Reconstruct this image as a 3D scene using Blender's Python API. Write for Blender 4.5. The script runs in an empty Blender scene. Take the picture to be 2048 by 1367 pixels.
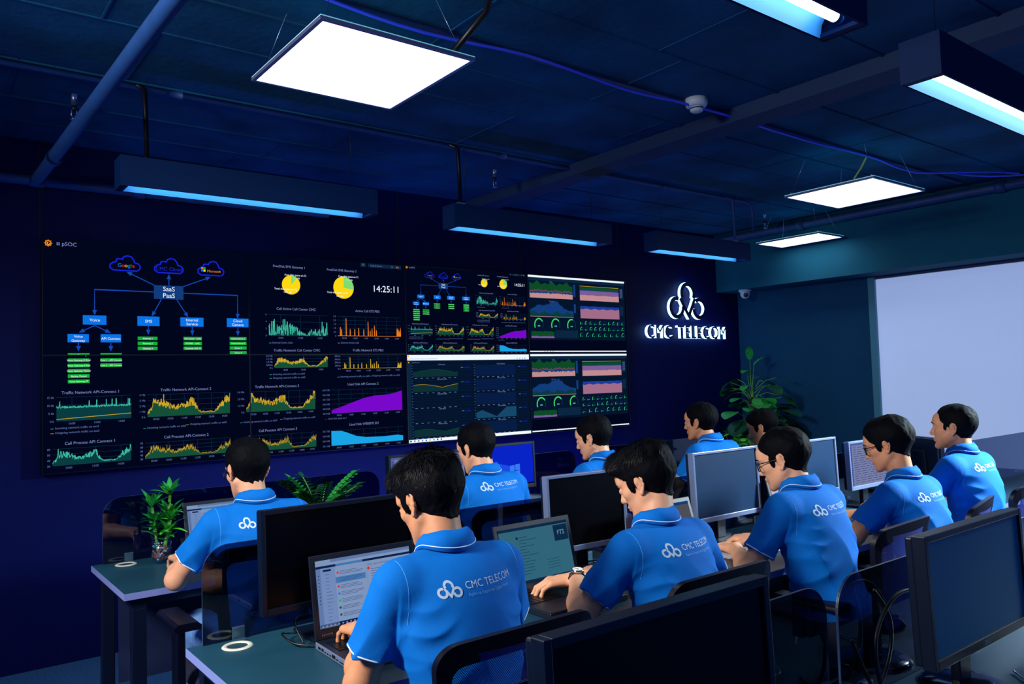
import bpy, bmesh, math, random
import numpy as np
from mathutils import Vector, Matrix, Euler, noise
from mathutils.bvhtree import BVHTree
PI = math.pi
rnd = random.Random(7)
scene = bpy.context.scene
COL = scene.collection

# ------------------------------------------------------------------ colours
def srgb(h, k=1.0):
    h = h.lstrip('#')
    o = []
    for i in (0, 2, 4):
        c = int(h[i:i+2], 16)/255
        o.append((c/12.92 if c <= .04045 else ((c+.055)/1.055)**2.4)*k)
    return (o[0], o[1], o[2], 1)

MAT = {}
def mat(name, col, rough=.6, metal=0., spec=.5, emit=None, es=1., noise_amt=0., noise_scale=8., bump=0., bump_scale=200., coat=0.):
    if name in MAT: return MAT[name]
    m = bpy.data.materials.new(name); m.use_nodes = True
    nt = m.node_tree; b = nt.nodes['Principled BSDF']
    c = srgb(col) if isinstance(col, str) else (*col, 1)
    b.inputs['Base Color'].default_value = c
    b.inputs['Roughness'].default_value = rough
    b.inputs['Metallic'].default_value = metal
    b.inputs['Specular IOR Level'].default_value = spec
    b.inputs['Coat Weight'].default_value = coat
    if emit:
        b.inputs['Emission Color'].default_value = srgb(emit)
        b.inputs['Emission Strength'].default_value = es
    if noise_amt or bump:
        tc = nt.nodes.new('ShaderNodeTexCoord')
    if noise_amt:
        n = nt.nodes.new('ShaderNodeTexNoise'); n.inputs['Scale'].default_value = noise_scale; n.inputs['Detail'].default_value = 6
        nt.links.new(tc.outputs['Object'], n.inputs['Vector'])
        r = nt.nodes.new('ShaderNodeMapRange'); r.inputs['To Min'].default_value = 1-noise_amt; r.inputs['To Max'].default_value = 1+noise_amt
        r.inputs['From Min'].default_value = .3; r.inputs['From Max'].default_value = .7
        nt.links.new(n.outputs['Fac'], r.inputs['Value'])
        mx = nt.nodes.new('ShaderNodeMix'); mx.data_type = 'RGBA'; mx.blend_type = 'MULTIPLY'; mx.inputs['Factor'].default_value = 1
        mx.inputs['A'].default_value = c
        nt.links.new(r.outputs['Result'], mx.inputs['B'])
        nt.links.new(mx.outputs['Result'], b.inputs['Base Color'])
    if bump:
        n = nt.nodes.new('ShaderNodeTexNoise'); n.inputs['Scale'].default_value = bump_scale; n.inputs['Detail'].default_value = 3
        nt.links.new(tc.outputs['Object'], n.inputs['Vector'])
        bp = nt.nodes.new('ShaderNodeBump'); bp.inputs['Strength'].default_value = bump; bp.inputs['Distance'].default_value = .002
        nt.links.new(n.outputs['Fac'], bp.inputs['Height']); nt.links.new(bp.outputs['Normal'], b.inputs['Normal'])
    MAT[name] = m
    return m

def emis(name, col, s=1.):
    """a picture element of a lit display"""
    if name in MAT: return MAT[name]
    m = bpy.data.materials.new(name); m.use_nodes = True
    nt = m.node_tree; nt.nodes.clear()
    o = nt.nodes.new('ShaderNodeOutputMaterial'); e = nt.nodes.new('ShaderNodeEmission')
    e.inputs['Color'].default_value = srgb(col); e.inputs['Strength'].default_value = s
    nt.links.new(e.outputs[0], o.inputs['Surface'])
    MAT[name] = m
    return m

def tinted_glass(name, tint, gloss=.5, rough=.03):
    m = bpy.data.materials.new(name); m.use_nodes = True
    nt = m.node_tree; nt.nodes.clear()
    o = nt.nodes.new('ShaderNodeOutputMaterial')
    t = nt.nodes.new('ShaderNodeBsdfTransparent'); t.inputs[0].default_value = (*tint, 1)
    g = nt.nodes.new('ShaderNodeBsdfGlossy'); g.inputs['Roughness'].default_value = rough
    g.inputs['Color'].default_value = (.75, .85, 1, 1)
    f = nt.nodes.new('ShaderNodeLayerWeight'); f.inputs['Blend'].default_value = .5
    pw = nt.nodes.new('ShaderNodeMath'); pw.operation = 'POWER'; pw.inputs[1].default_value = 4.5
    mm = nt.nodes.new('ShaderNodeMath'); mm.operation = 'MULTIPLY_ADD'; mm.inputs[1].default_value = .8*gloss; mm.inputs[2].default_value = .05*gloss
    mx = nt.nodes.new('ShaderNodeMixShader')
    nt.links.new(f.outputs['Facing'], pw.inputs[0]); nt.links.new(pw.outputs[0], mm.inputs[0]); nt.links.new(mm.outputs[0], mx.inputs[0])
    nt.links.new(t.outputs[0], mx.inputs[1]); nt.links.new(g.outputs[0], mx.inputs[2])
    nt.links.new(mx.outputs[0], o.inputs['Surface'])
    MAT[name] = m
    return m

def mesh_fabric(name, col, open_=.4, scale=420):
    """woven net: threads with see-through holes"""
    m = bpy.data.materials.new(name); m.use_nodes = True
    nt = m.node_tree; b = nt.nodes['Principled BSDF']; o = nt.nodes['Material Output']
    b.inputs['Base Color'].default_value = srgb(col); b.inputs['Roughness'].default_value = .8
    tc = nt.nodes.new('ShaderNodeTexCoord')
    mp = nt.nodes.new('ShaderNodeMapping'); mp.inputs['Scale'].default_value = (scale, 0, scale*.8); mp.inputs['Rotation'].default_value = (0, .7854, 0)
    ch = nt.nodes.new('ShaderNodeTexVoronoi'); ch.inputs['Scale'].default_value = 1; ch.inputs['Randomness'].default_value = 0.05
    lt = nt.nodes.new('ShaderNodeMath'); lt.operation = 'LESS_THAN'; lt.inputs[1].default_value = open_
    t = nt.nodes.new('ShaderNodeBsdfTransparent'); mx = nt.nodes.new('ShaderNodeMixShader')
    nt.links.new(tc.outputs['Object'], mp.inputs[0]); nt.links.new(mp.outputs[0], ch.inputs['Vector'])
    nt.links.new(ch.outputs['Distance'], lt.inputs[0]); nt.links.new(lt.outputs[0], mx.inputs[0])
    nt.links.new(b.outputs[0], mx.inputs[1]); nt.links.new(t.outputs[0], mx.inputs[2]); nt.links.new(mx.outputs[0], o.inputs['Surface'])
    MAT[name] = m
    return m

# ------------------------------------------------------------------ objects
def setp(o, label=None, cat=None, group=None, kind=None):
    if label: o['label'] = label
    if cat: o['category'] = cat
    if group: o['group'] = group
    if kind: o['kind'] = kind
    return o

def thing(name, label, cat, loc=(0, 0, 0), rz=0., group=None):
    o = bpy.data.objects.new(name, None); COL.objects.link(o)
    o.location = loc; o.rotation_euler = (0, 0, rz); o.empty_display_size = .1
    return setp(o, label, cat, group)

class B:
    """collects shapes for ONE mesh object"""
    def __init__(s):
        s.v = []; s.f = []; s.m = []; s.sm = []; s.mats = []
    def mi(s, m):
        if m not in s.mats: s.mats.append(m)
        return s.mats.index(m)
    def add(s, vs, fs, m, smooth=False):
        o = len(s.v); k = s.mi(m)
        s.v += [tuple(v) for v in vs]
        for f in fs:
            s.f.append(tuple(i+o for i in f)); s.m.append(k); s.sm.append(smooth)
        return s
    def box(s, lo, hi, m, T=None):
        vs = [(x, y, z) for x in (lo[0], hi[0]) for y in (lo[1], hi[1]) for z in (lo[2], hi[2])]
        if T is not None: vs = [T @ Vector(v) for v in vs]
        return s.add(vs, [(0, 1, 3, 2), (4, 6, 7, 5), (0, 4, 5, 1), (2, 3, 7, 6), (0, 2, 6, 4), (1, 5, 7, 3)], m)
    def quad(s, a, b, c, d, m):
        return s.add([a, b, c, d], [(0, 1, 2, 3)], m)
    def tube(s, pts, r, m, seg=10, closed=False, cap=True, rs=None, flat=1.0):
        pts = [Vector(p) for p in pts]; n = len(pts); vs = []; fs = []
        up = None
        for i, p in enumerate(pts):
            if closed: d = pts[(i+1) % n]-pts[i-1]
            else: d = pts[min(i+1, n-1)]-pts[max(i-1, 0)]
            d.normalize()
            if up is None:
                up = Vector((0, 0, 1)) if abs(d.z) < .9 else Vector((0, 1, 0))
            a = d.cross(up)
            if a.length < 1e-5: a = d.cross(Vector((1, 0, 0)))
            a.normalize(); b = a.cross(d).normalized(); up = b
            rr = rs[i] if rs else r
            for k in range(seg):
                t = 2*PI*k/seg
                vs.append(p+a*math.cos(t)*rr+b*math.sin(t)*rr*flat)
        for i in range(n if closed else n-1):
            for k in range(seg):
                j = (i+1) % n; l = (k+1) % seg
                fs.append((i*seg+k, i*seg+l, j*seg+l, j*seg+k))
        if cap and not closed:
            fs.append(tuple(range(seg))); fs.append(tuple((n-1)*seg+k for k in reversed(range(seg))))
        return s.add(vs, fs, m, True)
    def lathe(s, prof, c, m, seg=28, T=None):
        vs = []; fs = []; n = len(prof)
        for (r, z) in prof:
            for k in range(seg):
                t = 2*PI*k/seg
                p = Vector((r*math.cos(t), r*math.sin(t), z))
                if T is not None: p = T @ p
                vs.append(p+Vector(c))
        for i in range(n-1):
            for k in range(seg):
                l = (k+1) % seg
                fs.append((i*seg+k, i*seg+l, (i+1)*seg+l, (i+1)*seg+k))
        return s.add(vs, fs, m, True)
    def poly(s, pts, m):
        return s.add(pts, [tuple(range(len(pts)))], m)
    def prism(s, pts2, y0, y1, m, T=None, smooth=False, side=None):
        """outline in x,z pushed along y"""
        n = len(pts2)
        vs = [Vector((x, y0, z)) for x, z in pts2]+[Vector((x, y1, z)) for x, z in pts2]
        if T is not None: vs = [T @ v for v in vs]
        fs = [tuple(range(n)), tuple(reversed(range(n, 2*n)))]
        s.add(vs, fs, m)
        return s.add(vs, [(i, i+n, (i+1) % n+n, (i+1) % n) for i in range(n)], side or m, smooth)
    def build(s, name, parent=None, bevel=0., label=None):
        me = bpy.data.meshes.new(name)
        me.from_pydata(s.v, [], s.f)
        for m in s.mats: me.materials.append(m)
        me.polygons.foreach_set('material_index', s.m)
        me.polygons.foreach_set('use_smooth', s.sm)
        me.update()
        o = bpy.data.objects.new(name, me); COL.objects.link(o)
        if parent: o.parent = parent
        if bevel:
            b = o.modifiers.new('bevel', 'BEVEL'); b.width = bevel; b.segments = 2; b.limit_method = 'ANGLE'; b.angle_limit = .7
        if label: o['label'] = label
        return o

def copy_tree(o, parent=None):
    c = o.copy(); COL.objects.link(c)
    if parent: c.parent = parent
    for ch in list(o.children): copy_tree(ch, c)
    return c

def rrect(x0, z0, x1, z1, r, n=6, corners=(1, 1, 1, 1)):
    """rounded rectangle outline; corners bl br tr tl"""
    pts = []
    for (cx, cz, a0, on) in ((x0+r, z0+r, PI, corners[0]), (x1-r, z0+r, 1.5*PI, corners[1]), (x1-r, z1-r, 0, corners[2]), (x0+r, z1-r, .5*PI, corners[3])):
        if on:
            for i in range(n+1):
                t = a0+.5*PI*i/n
                pts.append((cx+r*math.cos(t), cz+r*math.sin(t)))
        else:
            t = a0+.25*PI
            pts.append((x0 if math.cos(t) < 0 else x1, z0 if math.sin(t) < 0 else z1))
    return pts

# ------------------------------------------------------------------ writing
_tc = {}
def text2d(s, size=1., align='LEFT'):
    key = (s, align)
    if key not in _tc:
        cu = bpy.data.curves.new('t', 'FONT'); cu.body = s; cu.size = 1; cu.resolution_u = 3; cu.fill_mode = 'FRONT'
        ob = bpy.data.objects.new('t', cu)
        me = bpy.data.meshes.new_from_object(ob)
        v = [(p.co.x, p.co.y) for p in me.vertices]; f = [tuple(p.vertices) for p in me.polygons]
        bpy.data.objects.remove(ob); bpy.data.curves.remove(cu); bpy.data.meshes.remove(me)
        if v:
            x0 = min(p[0] for p in v); x1 = max(p[0] for p in v)
            off = {'LEFT': x0, 'CENTER': (x0+x1)/2, 'RIGHT': x1}[align]
            v = [(x-off, y) for x, y in v]
        _tc[key] = (v, f)
    v, f = _tc[key]
    return [(x*size, y*size) for x, y in v], f

def stroke2d(pts, w):
    """polyline centre line -> ribbon"""
    n = len(pts); L = []; R = []
    for i in range(n):
        a = pts[max(i-1, 0)]; b = pts[min(i+1, n-1)]
        dx, dy = b[0]-a[0], b[1]-a[1]; l = math.hypot(dx, dy) or 1
        nx, ny = -dy/l*w/2, dx/l*w/2
        if 0 < i < n-1:
            d1 = (pts[i][0]-pts[i-1][0], pts[i][1]-pts[i-1][1]); d2 = (pts[i+1][0]-pts[i][0], pts[i+1][1]-pts[i][1])
            l1 = math.hypot(*d1) or 1; l2 = math.hypot(*d2) or 1
            c = (d1[0]*d2[0]+d1[1]*d2[1])/l1/l2
            k = 1/max(.45, math.sqrt(max(0, (1+c)/2)))
            nx *= k; ny *= k
        L.append((pts[i][0]+nx, pts[i][1]+ny)); R.append((pts[i][0]-nx, pts[i][1]-ny))
    vs = L+R
    fs = [(i, n+i, n+i+1, i+1) for i in range(n-1)]
    return vs, fs

def arc(cx, cy, r, a0, a1, n=18, ry=None):
    ry = ry or r
    return [(cx+r*math.cos(math.radians(a0+(a1-a0)*i/n)), cy+ry*math.sin(math.radians(a0+(a1-a0)*i/n))) for i in range(n+1)]

def emblem_strokes():
    """three open loops and a V; unit width about 2.7"""
    w = .27
    return [
        (arc(-.84, -.27, .45, 72, 368, 26), w),
        (arc(0, .45, .46, 208, -28, 22), w),
        ([(-.57, .20), (-.30, -.22), (.02, -.66), (.30, -.20), (.52, .22)], w*.95),
        (arc(.86, -.27, .45, 128, -176, 26), w),
    ]

# ------------------------------------------------------------------ signed-distance sculpting
class SDF:
    def __init__(s, lo, hi, h):
        s.lo = np.array(lo, float); s.h = h
        s.n = np.ceil((np.array(hi)-s.lo)/h).astype(int)+1
        s.F = np.full(tuple(s.n), .08, np.float32)
    def sub(s, lo, hi):
        a = np.clip(np.floor((np.array(lo)-s.lo)/s.h).astype(int), 0, s.n)
        b = np.clip(np.ceil((np.array(hi)-s.lo)/s.h).astype(int)+1, 0, s.n)
        if (b <= a).any(): return None
        sl = tuple(slice(a[i], b[i]) for i in range(3))
        g = [(s.lo[i]+s.h*np.arange(a[i], b[i])).astype(np.float32) for i in range(3)]
        return sl, g[0][:, None, None], g[1][None, :, None], g[2][None, None, :]
    def smin(s, sl, d, k):
        a = s.F[sl]
        if k > 0:
            hh = np.maximum(k-np.abs(a-d), 0)/k
            s.F[sl] = np.minimum(a, d)-hh*hh*k*.25
        else: s.F[sl] = np.minimum(a, d)
    def smax(s, sl, d, k):
        a = s.F[sl]
        if k > 0:
            hh = np.maximum(k-np.abs(a-d), 0)/k
            s.F[sl] = np.maximum(a, d)+hh*hh*k*.25
        else: s.F[sl] = np.maximum(a, d)
    @staticmethod
    def d_cone(g, a, b, ra, rb):
        X, Y, Z = g; a = np.array(a, float); b = np.array(b, float); ba = b-a; L2 = float(ba@ba) or 1e-9
        px, py, pz = X-a[0], Y-a[1], Z-a[2]
        t = np.clip((px*ba[0]+py*ba[1]+pz*ba[2])/L2, 0, 1)
        dx, dy, dz = px-t*ba[0], py-t*ba[1], pz-t*ba[2]
        return np.sqrt(dx*dx+dy*dy+dz*dz)-(ra+(rb-ra)*t)
    @staticmethod
    def d_ell(g, c, r, R=None):
        X, Y, Z = g; px, py, pz = X-c[0], Y-c[1], Z-c[2]
        if R is not None:
            qx = R[0][0]*px+R[1][0]*py+R[2][0]*pz
            qy = R[0][1]*px+R[1][1]*py+R[2][1]*pz
            qz = R[0][2]*px+R[1][2]*py+R[2][2]*pz
        else: qx, qy, qz = px, py, pz
        k0 = np.sqrt((qx/r[0])**2+(qy/r[1])**2+(qz/r[2])**2)
        k1 = np.sqrt((qx/r[0]**2)**2+(qy/r[1]**2)**2+(qz/r[2]**2)**2)+1e-9
        return k0*(k0-1)/k1
    def cone(s, a, b, ra, rb, k=.02, cut=None):
        m = max(ra, rb)+k+2*s.h
        q = s.sub(np.minimum(a, b)-m, np.maximum(a, b)+m)
        if q is None: return
        d = s.d_cone(q[1:], a, b, ra, rb)
        if cut is not None:
            c, n = cut
            pl = (q[1]-c[0])*n[0]+(q[2]-c[1])*n[1]+(q[3]-c[2])*n[2]
            d = np.maximum(d, pl)
        s.smin(q[0], d.astype(np.float32), k)
    def ell(s, c, r, k=.02, R=None, sub=False):
        m = max(r)+k+2*s.h
        q = s.sub(np.array(c)-m, np.array(c)+m)
        if q is None: return
        d = s.d_ell(q[1:], c, r, R).astype(np.float32)
        if sub: s.smax(q[0], -d, k)
        else: s.smin(q[0], d, k)
    def half(s, c, n, k=.006):
        """keep the side opposite to n"""
        q = s.sub(s.lo-1, s.lo+s.h*(s.n+1))
        n = np.array(n, float); n /= np.linalg.norm(n)
        pl = (q[1]-c[0])*n[0]+(q[2]-c[1])*n[1]+(q[3]-c[2])*n[2]
        s.smax(q[0], pl.astype(np.float32)+np.zeros(s.F.shape, np.float32), k)
    def sample(s, p):
        q = (np.array(p)-s.lo)/s.h
        i = np.floor(q).astype(int)
        if (i < 0).any() or (i >= s.n-1).any(): return .08
        f = q-i; v = 0
        for dx in (0, 1):
            for dy in (0, 1):
                for dz in (0, 1):
                    w = (f[0] if dx else 1-f[0])*(f[1] if dy else 1-f[1])*(f[2] if dz else 1-f[2])
                    v += w*s.F[i[0]+dx, i[1]+dy, i[2]+dz]
        return float(v)
    def march(s, p, d, tmax=.4, step=.003):
        """first surface hit from outside"""
        p = np.array(p, float); d = np.array(d, float); t = 0; last = s.sample(p)
        while t < tmax:
            v = s.sample(p+d*t)
            if v <= 0:
                u = last/(last-v+1e-9)
                return p+d*(t-step+step*u)
            last = v; t += step
        return None
    def surface(s):
        F = s.F; neg = F < 0
        n = s.n
        cnt = np.zeros(tuple(n-1), np.int8)
        for dx in (0, 1):
            for dy in (0, 1):
                for dz in (0, 1):
                    cnt += neg[dx:n[0]-1+dx, dy:n[1]-1+dy, dz:n[2]-1+dz]
        act = (cnt > 0) & (cnt < 8)
        I = np.argwhere(act)
        idx = np.full(tuple(n-1), -1, np.int32); idx[act] = np.arange(len(I))
        cor = [(a, b, c) for a in (0, 1) for b in (0, 1) for c in (0, 1)]
        V = {c: F[I[:, 0]+c[0], I[:, 1]+c[1], I[:, 2]+c[2]] for c in cor}
        P = np.zeros((len(I), 3)); W = np.zeros(len(I))
        for c in cor:
            for ax in range(3):
                if c[ax] == 0:
                    d = list(c); d[ax] = 1; d = tuple(d)
                    a, b = V[c], V[d]; x = (a < 0) != (b < 0)
                    t = np.where(x, a/np.where(x, a-b, 1), 0)
                    for j in range(3):
                        P[:, j] += np.where(x, c[j]+(t if j == ax else 0), 0)
                    W += x
        P = (P/W[:, None]+I)*s.h+s.lo
        Q = []
        for ax in range(3):
            sl0 = [slice(None)]*3; sl1 = [slice(None)]*3
            sl0[ax] = slice(0, n[ax]-1); sl1[ax] = slice(1, n[ax])
            o1, o2 = [(1, 2), (2, 0), (0, 1)][ax]
            ch = neg[tuple(sl0)] != neg[tuple(sl1)]
            E = np.argwhere(ch)
            ok = (E[:, o1] > 0) & (E[:, o2] > 0) & (E[:, o1] < n[o1]-1) & (E[:, o2] < n[o2]-1)
            E = E[ok]
            inside = neg[E[:, 0], E[:, 1], E[:, 2]]
            def cell(a, b):
                C = E.copy(); C[:, o1] -= a; C[:, o2] -= b
                return idx[C[:, 0], C[:, 1], C[:, 2]]
            q = np.stack([cell(1, 1), cell(0, 1), cell(0, 0), cell(1, 0)], 1)
            q[~inside] = q[~inside][:, ::-1]
            Q.append(q)
        Q = np.concatenate(Q)
        return P, Q
    def mesh(s, name, material, parent=None, M=None, label=None):
        P, Q = s.surface()
        me = bpy.data.meshes.new(name)
        me.vertices.add(len(P)); me.vertices.foreach_set('co', P.astype(np.float32).ravel())
        me.loops.add(len(Q)*4); me.loops.foreach_set('vertex_index', Q.astype(np.int32).ravel())
        me.polygons.add(len(Q)); me.polygons.foreach_set('loop_start', np.arange(0, len(Q)*4, 4, dtype=np.int32))
        me.polygons.foreach_set('loop_total', np.full(len(Q), 4, np.int32))
        me.update(calc_edges=True); me.validate()
        if M is not None: me.transform(M)
        me.polygons.foreach_set('use_smooth', [True]*len(me.polygons))
        me.materials.append(material)
        o = bpy.data.objects.new(name, me); COL.objects.link(o)
        if parent: o.parent = parent
        if label: o['label'] = label
        return o
# ------------------------------------------------------------------ people
SKIN = mat('skin', '#d09068', .5, spec=.35, noise_amt=.06, noise_scale=30, bump=.1, bump_scale=300)
SKIN_L = mat('skin_fair', '#e0a480', .5, spec=.35, noise_amt=.06, noise_scale=30, bump=.1, bump_scale=300)
SHIRT = mat('polo_cloth', '#006cc8', .8, spec=.15, noise_amt=.04, noise_scale=20, bump=.35, bump_scale=800)
PIPING = mat('piping_cloth', '#e8f0ff', .7)
SEAM = mat('seam_thread', '#3f9cf0', .7)
PRINT = mat('print_white', '#b9cfe8', .7)
PRINT_THIN = mat('print_thin', '#5fa8e0', .7)
HAIR = mat('hair_black', '#03040a', .7, spec=.08, bump=.5, bump_scale=220)
HAIRB = mat('hair_strand', '#04060e', .55, spec=.18)
DENIM = mat('denim', '#5f8fd0', .85, noise_amt=.2, noise_scale=60)
TROUSER = mat('trouser_dark', '#101830', .85)
SHOE = mat('shoe_dark', '#0a0c14', .5)
BLACKP = mat('black_plastic', '#080a12', .35)
EYEM = mat('eye_white', '#e8e6e0', .2)
LENS = tinted_glass('spectacle_lens', (.8, .88, .95), 1.)

HS = .92
def ik(S, W, la, lb, pole):
    S, W, pole = Vector(S), Vector(W), Vector(pole)
    d = W-S; L = min(d.length, (la+lb)*.995); dn = d.normalized()
    a = (la*la-lb*lb+L*L)/(2*L); h = math.sqrt(max(la*la-a*a, 0))
    p = (pole-dn*pole.dot(dn)).normalized()
    E_ = S+dn*a+p*h
    W2 = S+dn*L
    return E_, W2

def put_hand(G, W, F, N, side, curl=1., sc=1.):
    """W wrist, F towards fingers, N back of the hand, side +1: thumb towards F x N"""
    W = Vector(W); F = Vector(F).normalized(); N = Vector(N); N = (N-F*N.dot(F)).normalized(); S = F.cross(N)*side
    kn = []
    for i in range(4):
        off = (.030, .010, -.011, -.030)[i]; ln = (.082, .086, .082, .074)[i]
        b = W+S*off*.45+F*.012; k = W+S*off*sc+F*ln*sc-N*(abs(i-1.3)*.002)+N*.004
        G.cone(b, k, .0125, .0115, k=.012); kn.append(k)
    G.cone(W-F*.01, W+F*.05, .022, .018, k=.014)
    for i in range(4):
        ls = [(.040, .024, .019), (.045, .028, .021), (.041, .026, .020), (.033, .020, .017)][i]
        ang = [28, 62, 84] if curl >= 0 else [8, 14, 18]
        p = kn[i]; r = (.0092, .0094, .0090, .0080)[i]
        spl = (.10, .03, -.05, -.13)[i]
        for j in range(3):
            t = math.radians(ang[j]*abs(curl)*(1, .92, .96, 1.04)[i])
            dr = (F*math.cos(t)-N*math.sin(t)+S*spl*math.cos(t)).normalized()
            q = p+dr*ls[j]*sc
            G.cone(p, q, r-.0007*j, r-.0007*(j+1), k=.004); p = q
    a = W+F*.022+S*.020-N*.004; b = W+F*.052*sc+S*.044*sc-N*.012; c = W+F*.080*sc+S*.046*sc-N*.022; d = W+F*.102*sc+S*.040*sc-N*.028
    G.cone(a, b, .0145, .0120, k=.012); G.cone(b, c, .0115, .0100, k=.004); G.cone(c, d, .0100, .0082, k=.004)

def head_matrix(c, pitch, yaw, roll=0):
    return Matrix.Translation(Vector(c)) @ Matrix.Scale(HS, 4) @ Matrix.Rotation(math.radians(yaw), 4, 'Z') @ Matrix.Rotation(math.radians(roll), 4, 'Y') @ Matrix.Rotation(math.radians(-pitch), 4, 'X')

def put_head(G, H, jaw=1., full=0.):
    R3 = [list(r) for r in (H.to_3x3()*(1/HS))]
    T = lambda x, y, z: tuple(H @ Vector((x, y, z)))
    def ell(c, r, k=.012, sub=False, rot=None):
        RR = R3
        if rot is not None: RR = [list(r_) for r_ in ((H.to_3x3()*(1/HS)) @ Euler([math.radians(a) for a in rot]).to_matrix())]
        G.ell(T(*c), tuple(v*HS for v in r), k*HS, RR, sub)
    def cone(a, b, ra, rb, k=.01): G.cone(T(*a), T(*b), ra*HS, rb*HS, k*HS)
    ell((0, -.014, .038), (.073, .092, .082), 0.02)
    ell((0, .030, -.008), (.060+full, .060, .076), .02)
    ell((0, .040, -.052), (.050*jaw+full, .048, .052), .02)
    for s in (-1, 1):
        cone((s*.054*jaw, -.004, -.042), (s*.024, .066, -.092), .017+full, .015, .02)
        ell((s*.044, .056, -.012), (.018, .022, .018), .015)
        cone((s*.014, .090, .028), (s*.046, .072, .026), .009, .008, .010)
    ell((0, .079, -.093), (.021, .017, .018), .012)
    ell((0, .066, .046), (.052, .034, .038), .02)
    for s in (-1, 1): ell((s*.031, .102, .005), (.018, .018, .011), .012, True)
    for s in (-1, 1):
        ell((s*.031, .081, .004), (.0135, .0125, .0120), .003)
        cone((s*.018, .092, .010), (s*.044, .085, .009), .0028, .0026, .003)
    cone((0, .086, .018), (0, .108, -.026), .0085, .0105, .010)
    ell((0, .104, -.028), (.0130, .0125, .0105), .006)
    for s in (-1, 1): ell((s*.0125, .095, -.031), (.0085, .010, .0078), .006)
    cone((-.019, .086, -.055), (.019, .086, -.055), .0062, .0062, .006)
    ell((0, .093, -.054), (.017, .0085, .0060), .005)
    ell((0, .090, -.065), (.016, .0090, .0065), .005)
    for s in (-1, 1):
        # ear: thin shell, curled rim, lobe, hollow before it
        E_ = lambda y, z: (s*(.0745+.34*max(0, .006-y)), y-.006, z)
        path = [(.004, -.012), (.007, .004), (.004, .020), (-.006, .029), (-.018, .026), (-.025, .012), (-.023, -.006), (-.014, -.020), (-.005, -.031), (.003, -.027)]
        for p_, q_ in zip(path, path[1:]): cone(E_(*p_), E_(*q_), .0042, .0042, .003)
        ell((s*.0775, -.013, .002), (.0042, .016, .026), .003, rot=(-8, s*6, -s*20))
        ell((s*.0765, -.006, -.030), (.0050, .0075, .009), .004)
        cone(E_(.002, -.016), E_(-.010, -.004), .0032, .0028, .003)
        ell((s*.0850, -.004, -.006), (.0065, .0070, .0085), .002, True)

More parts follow.
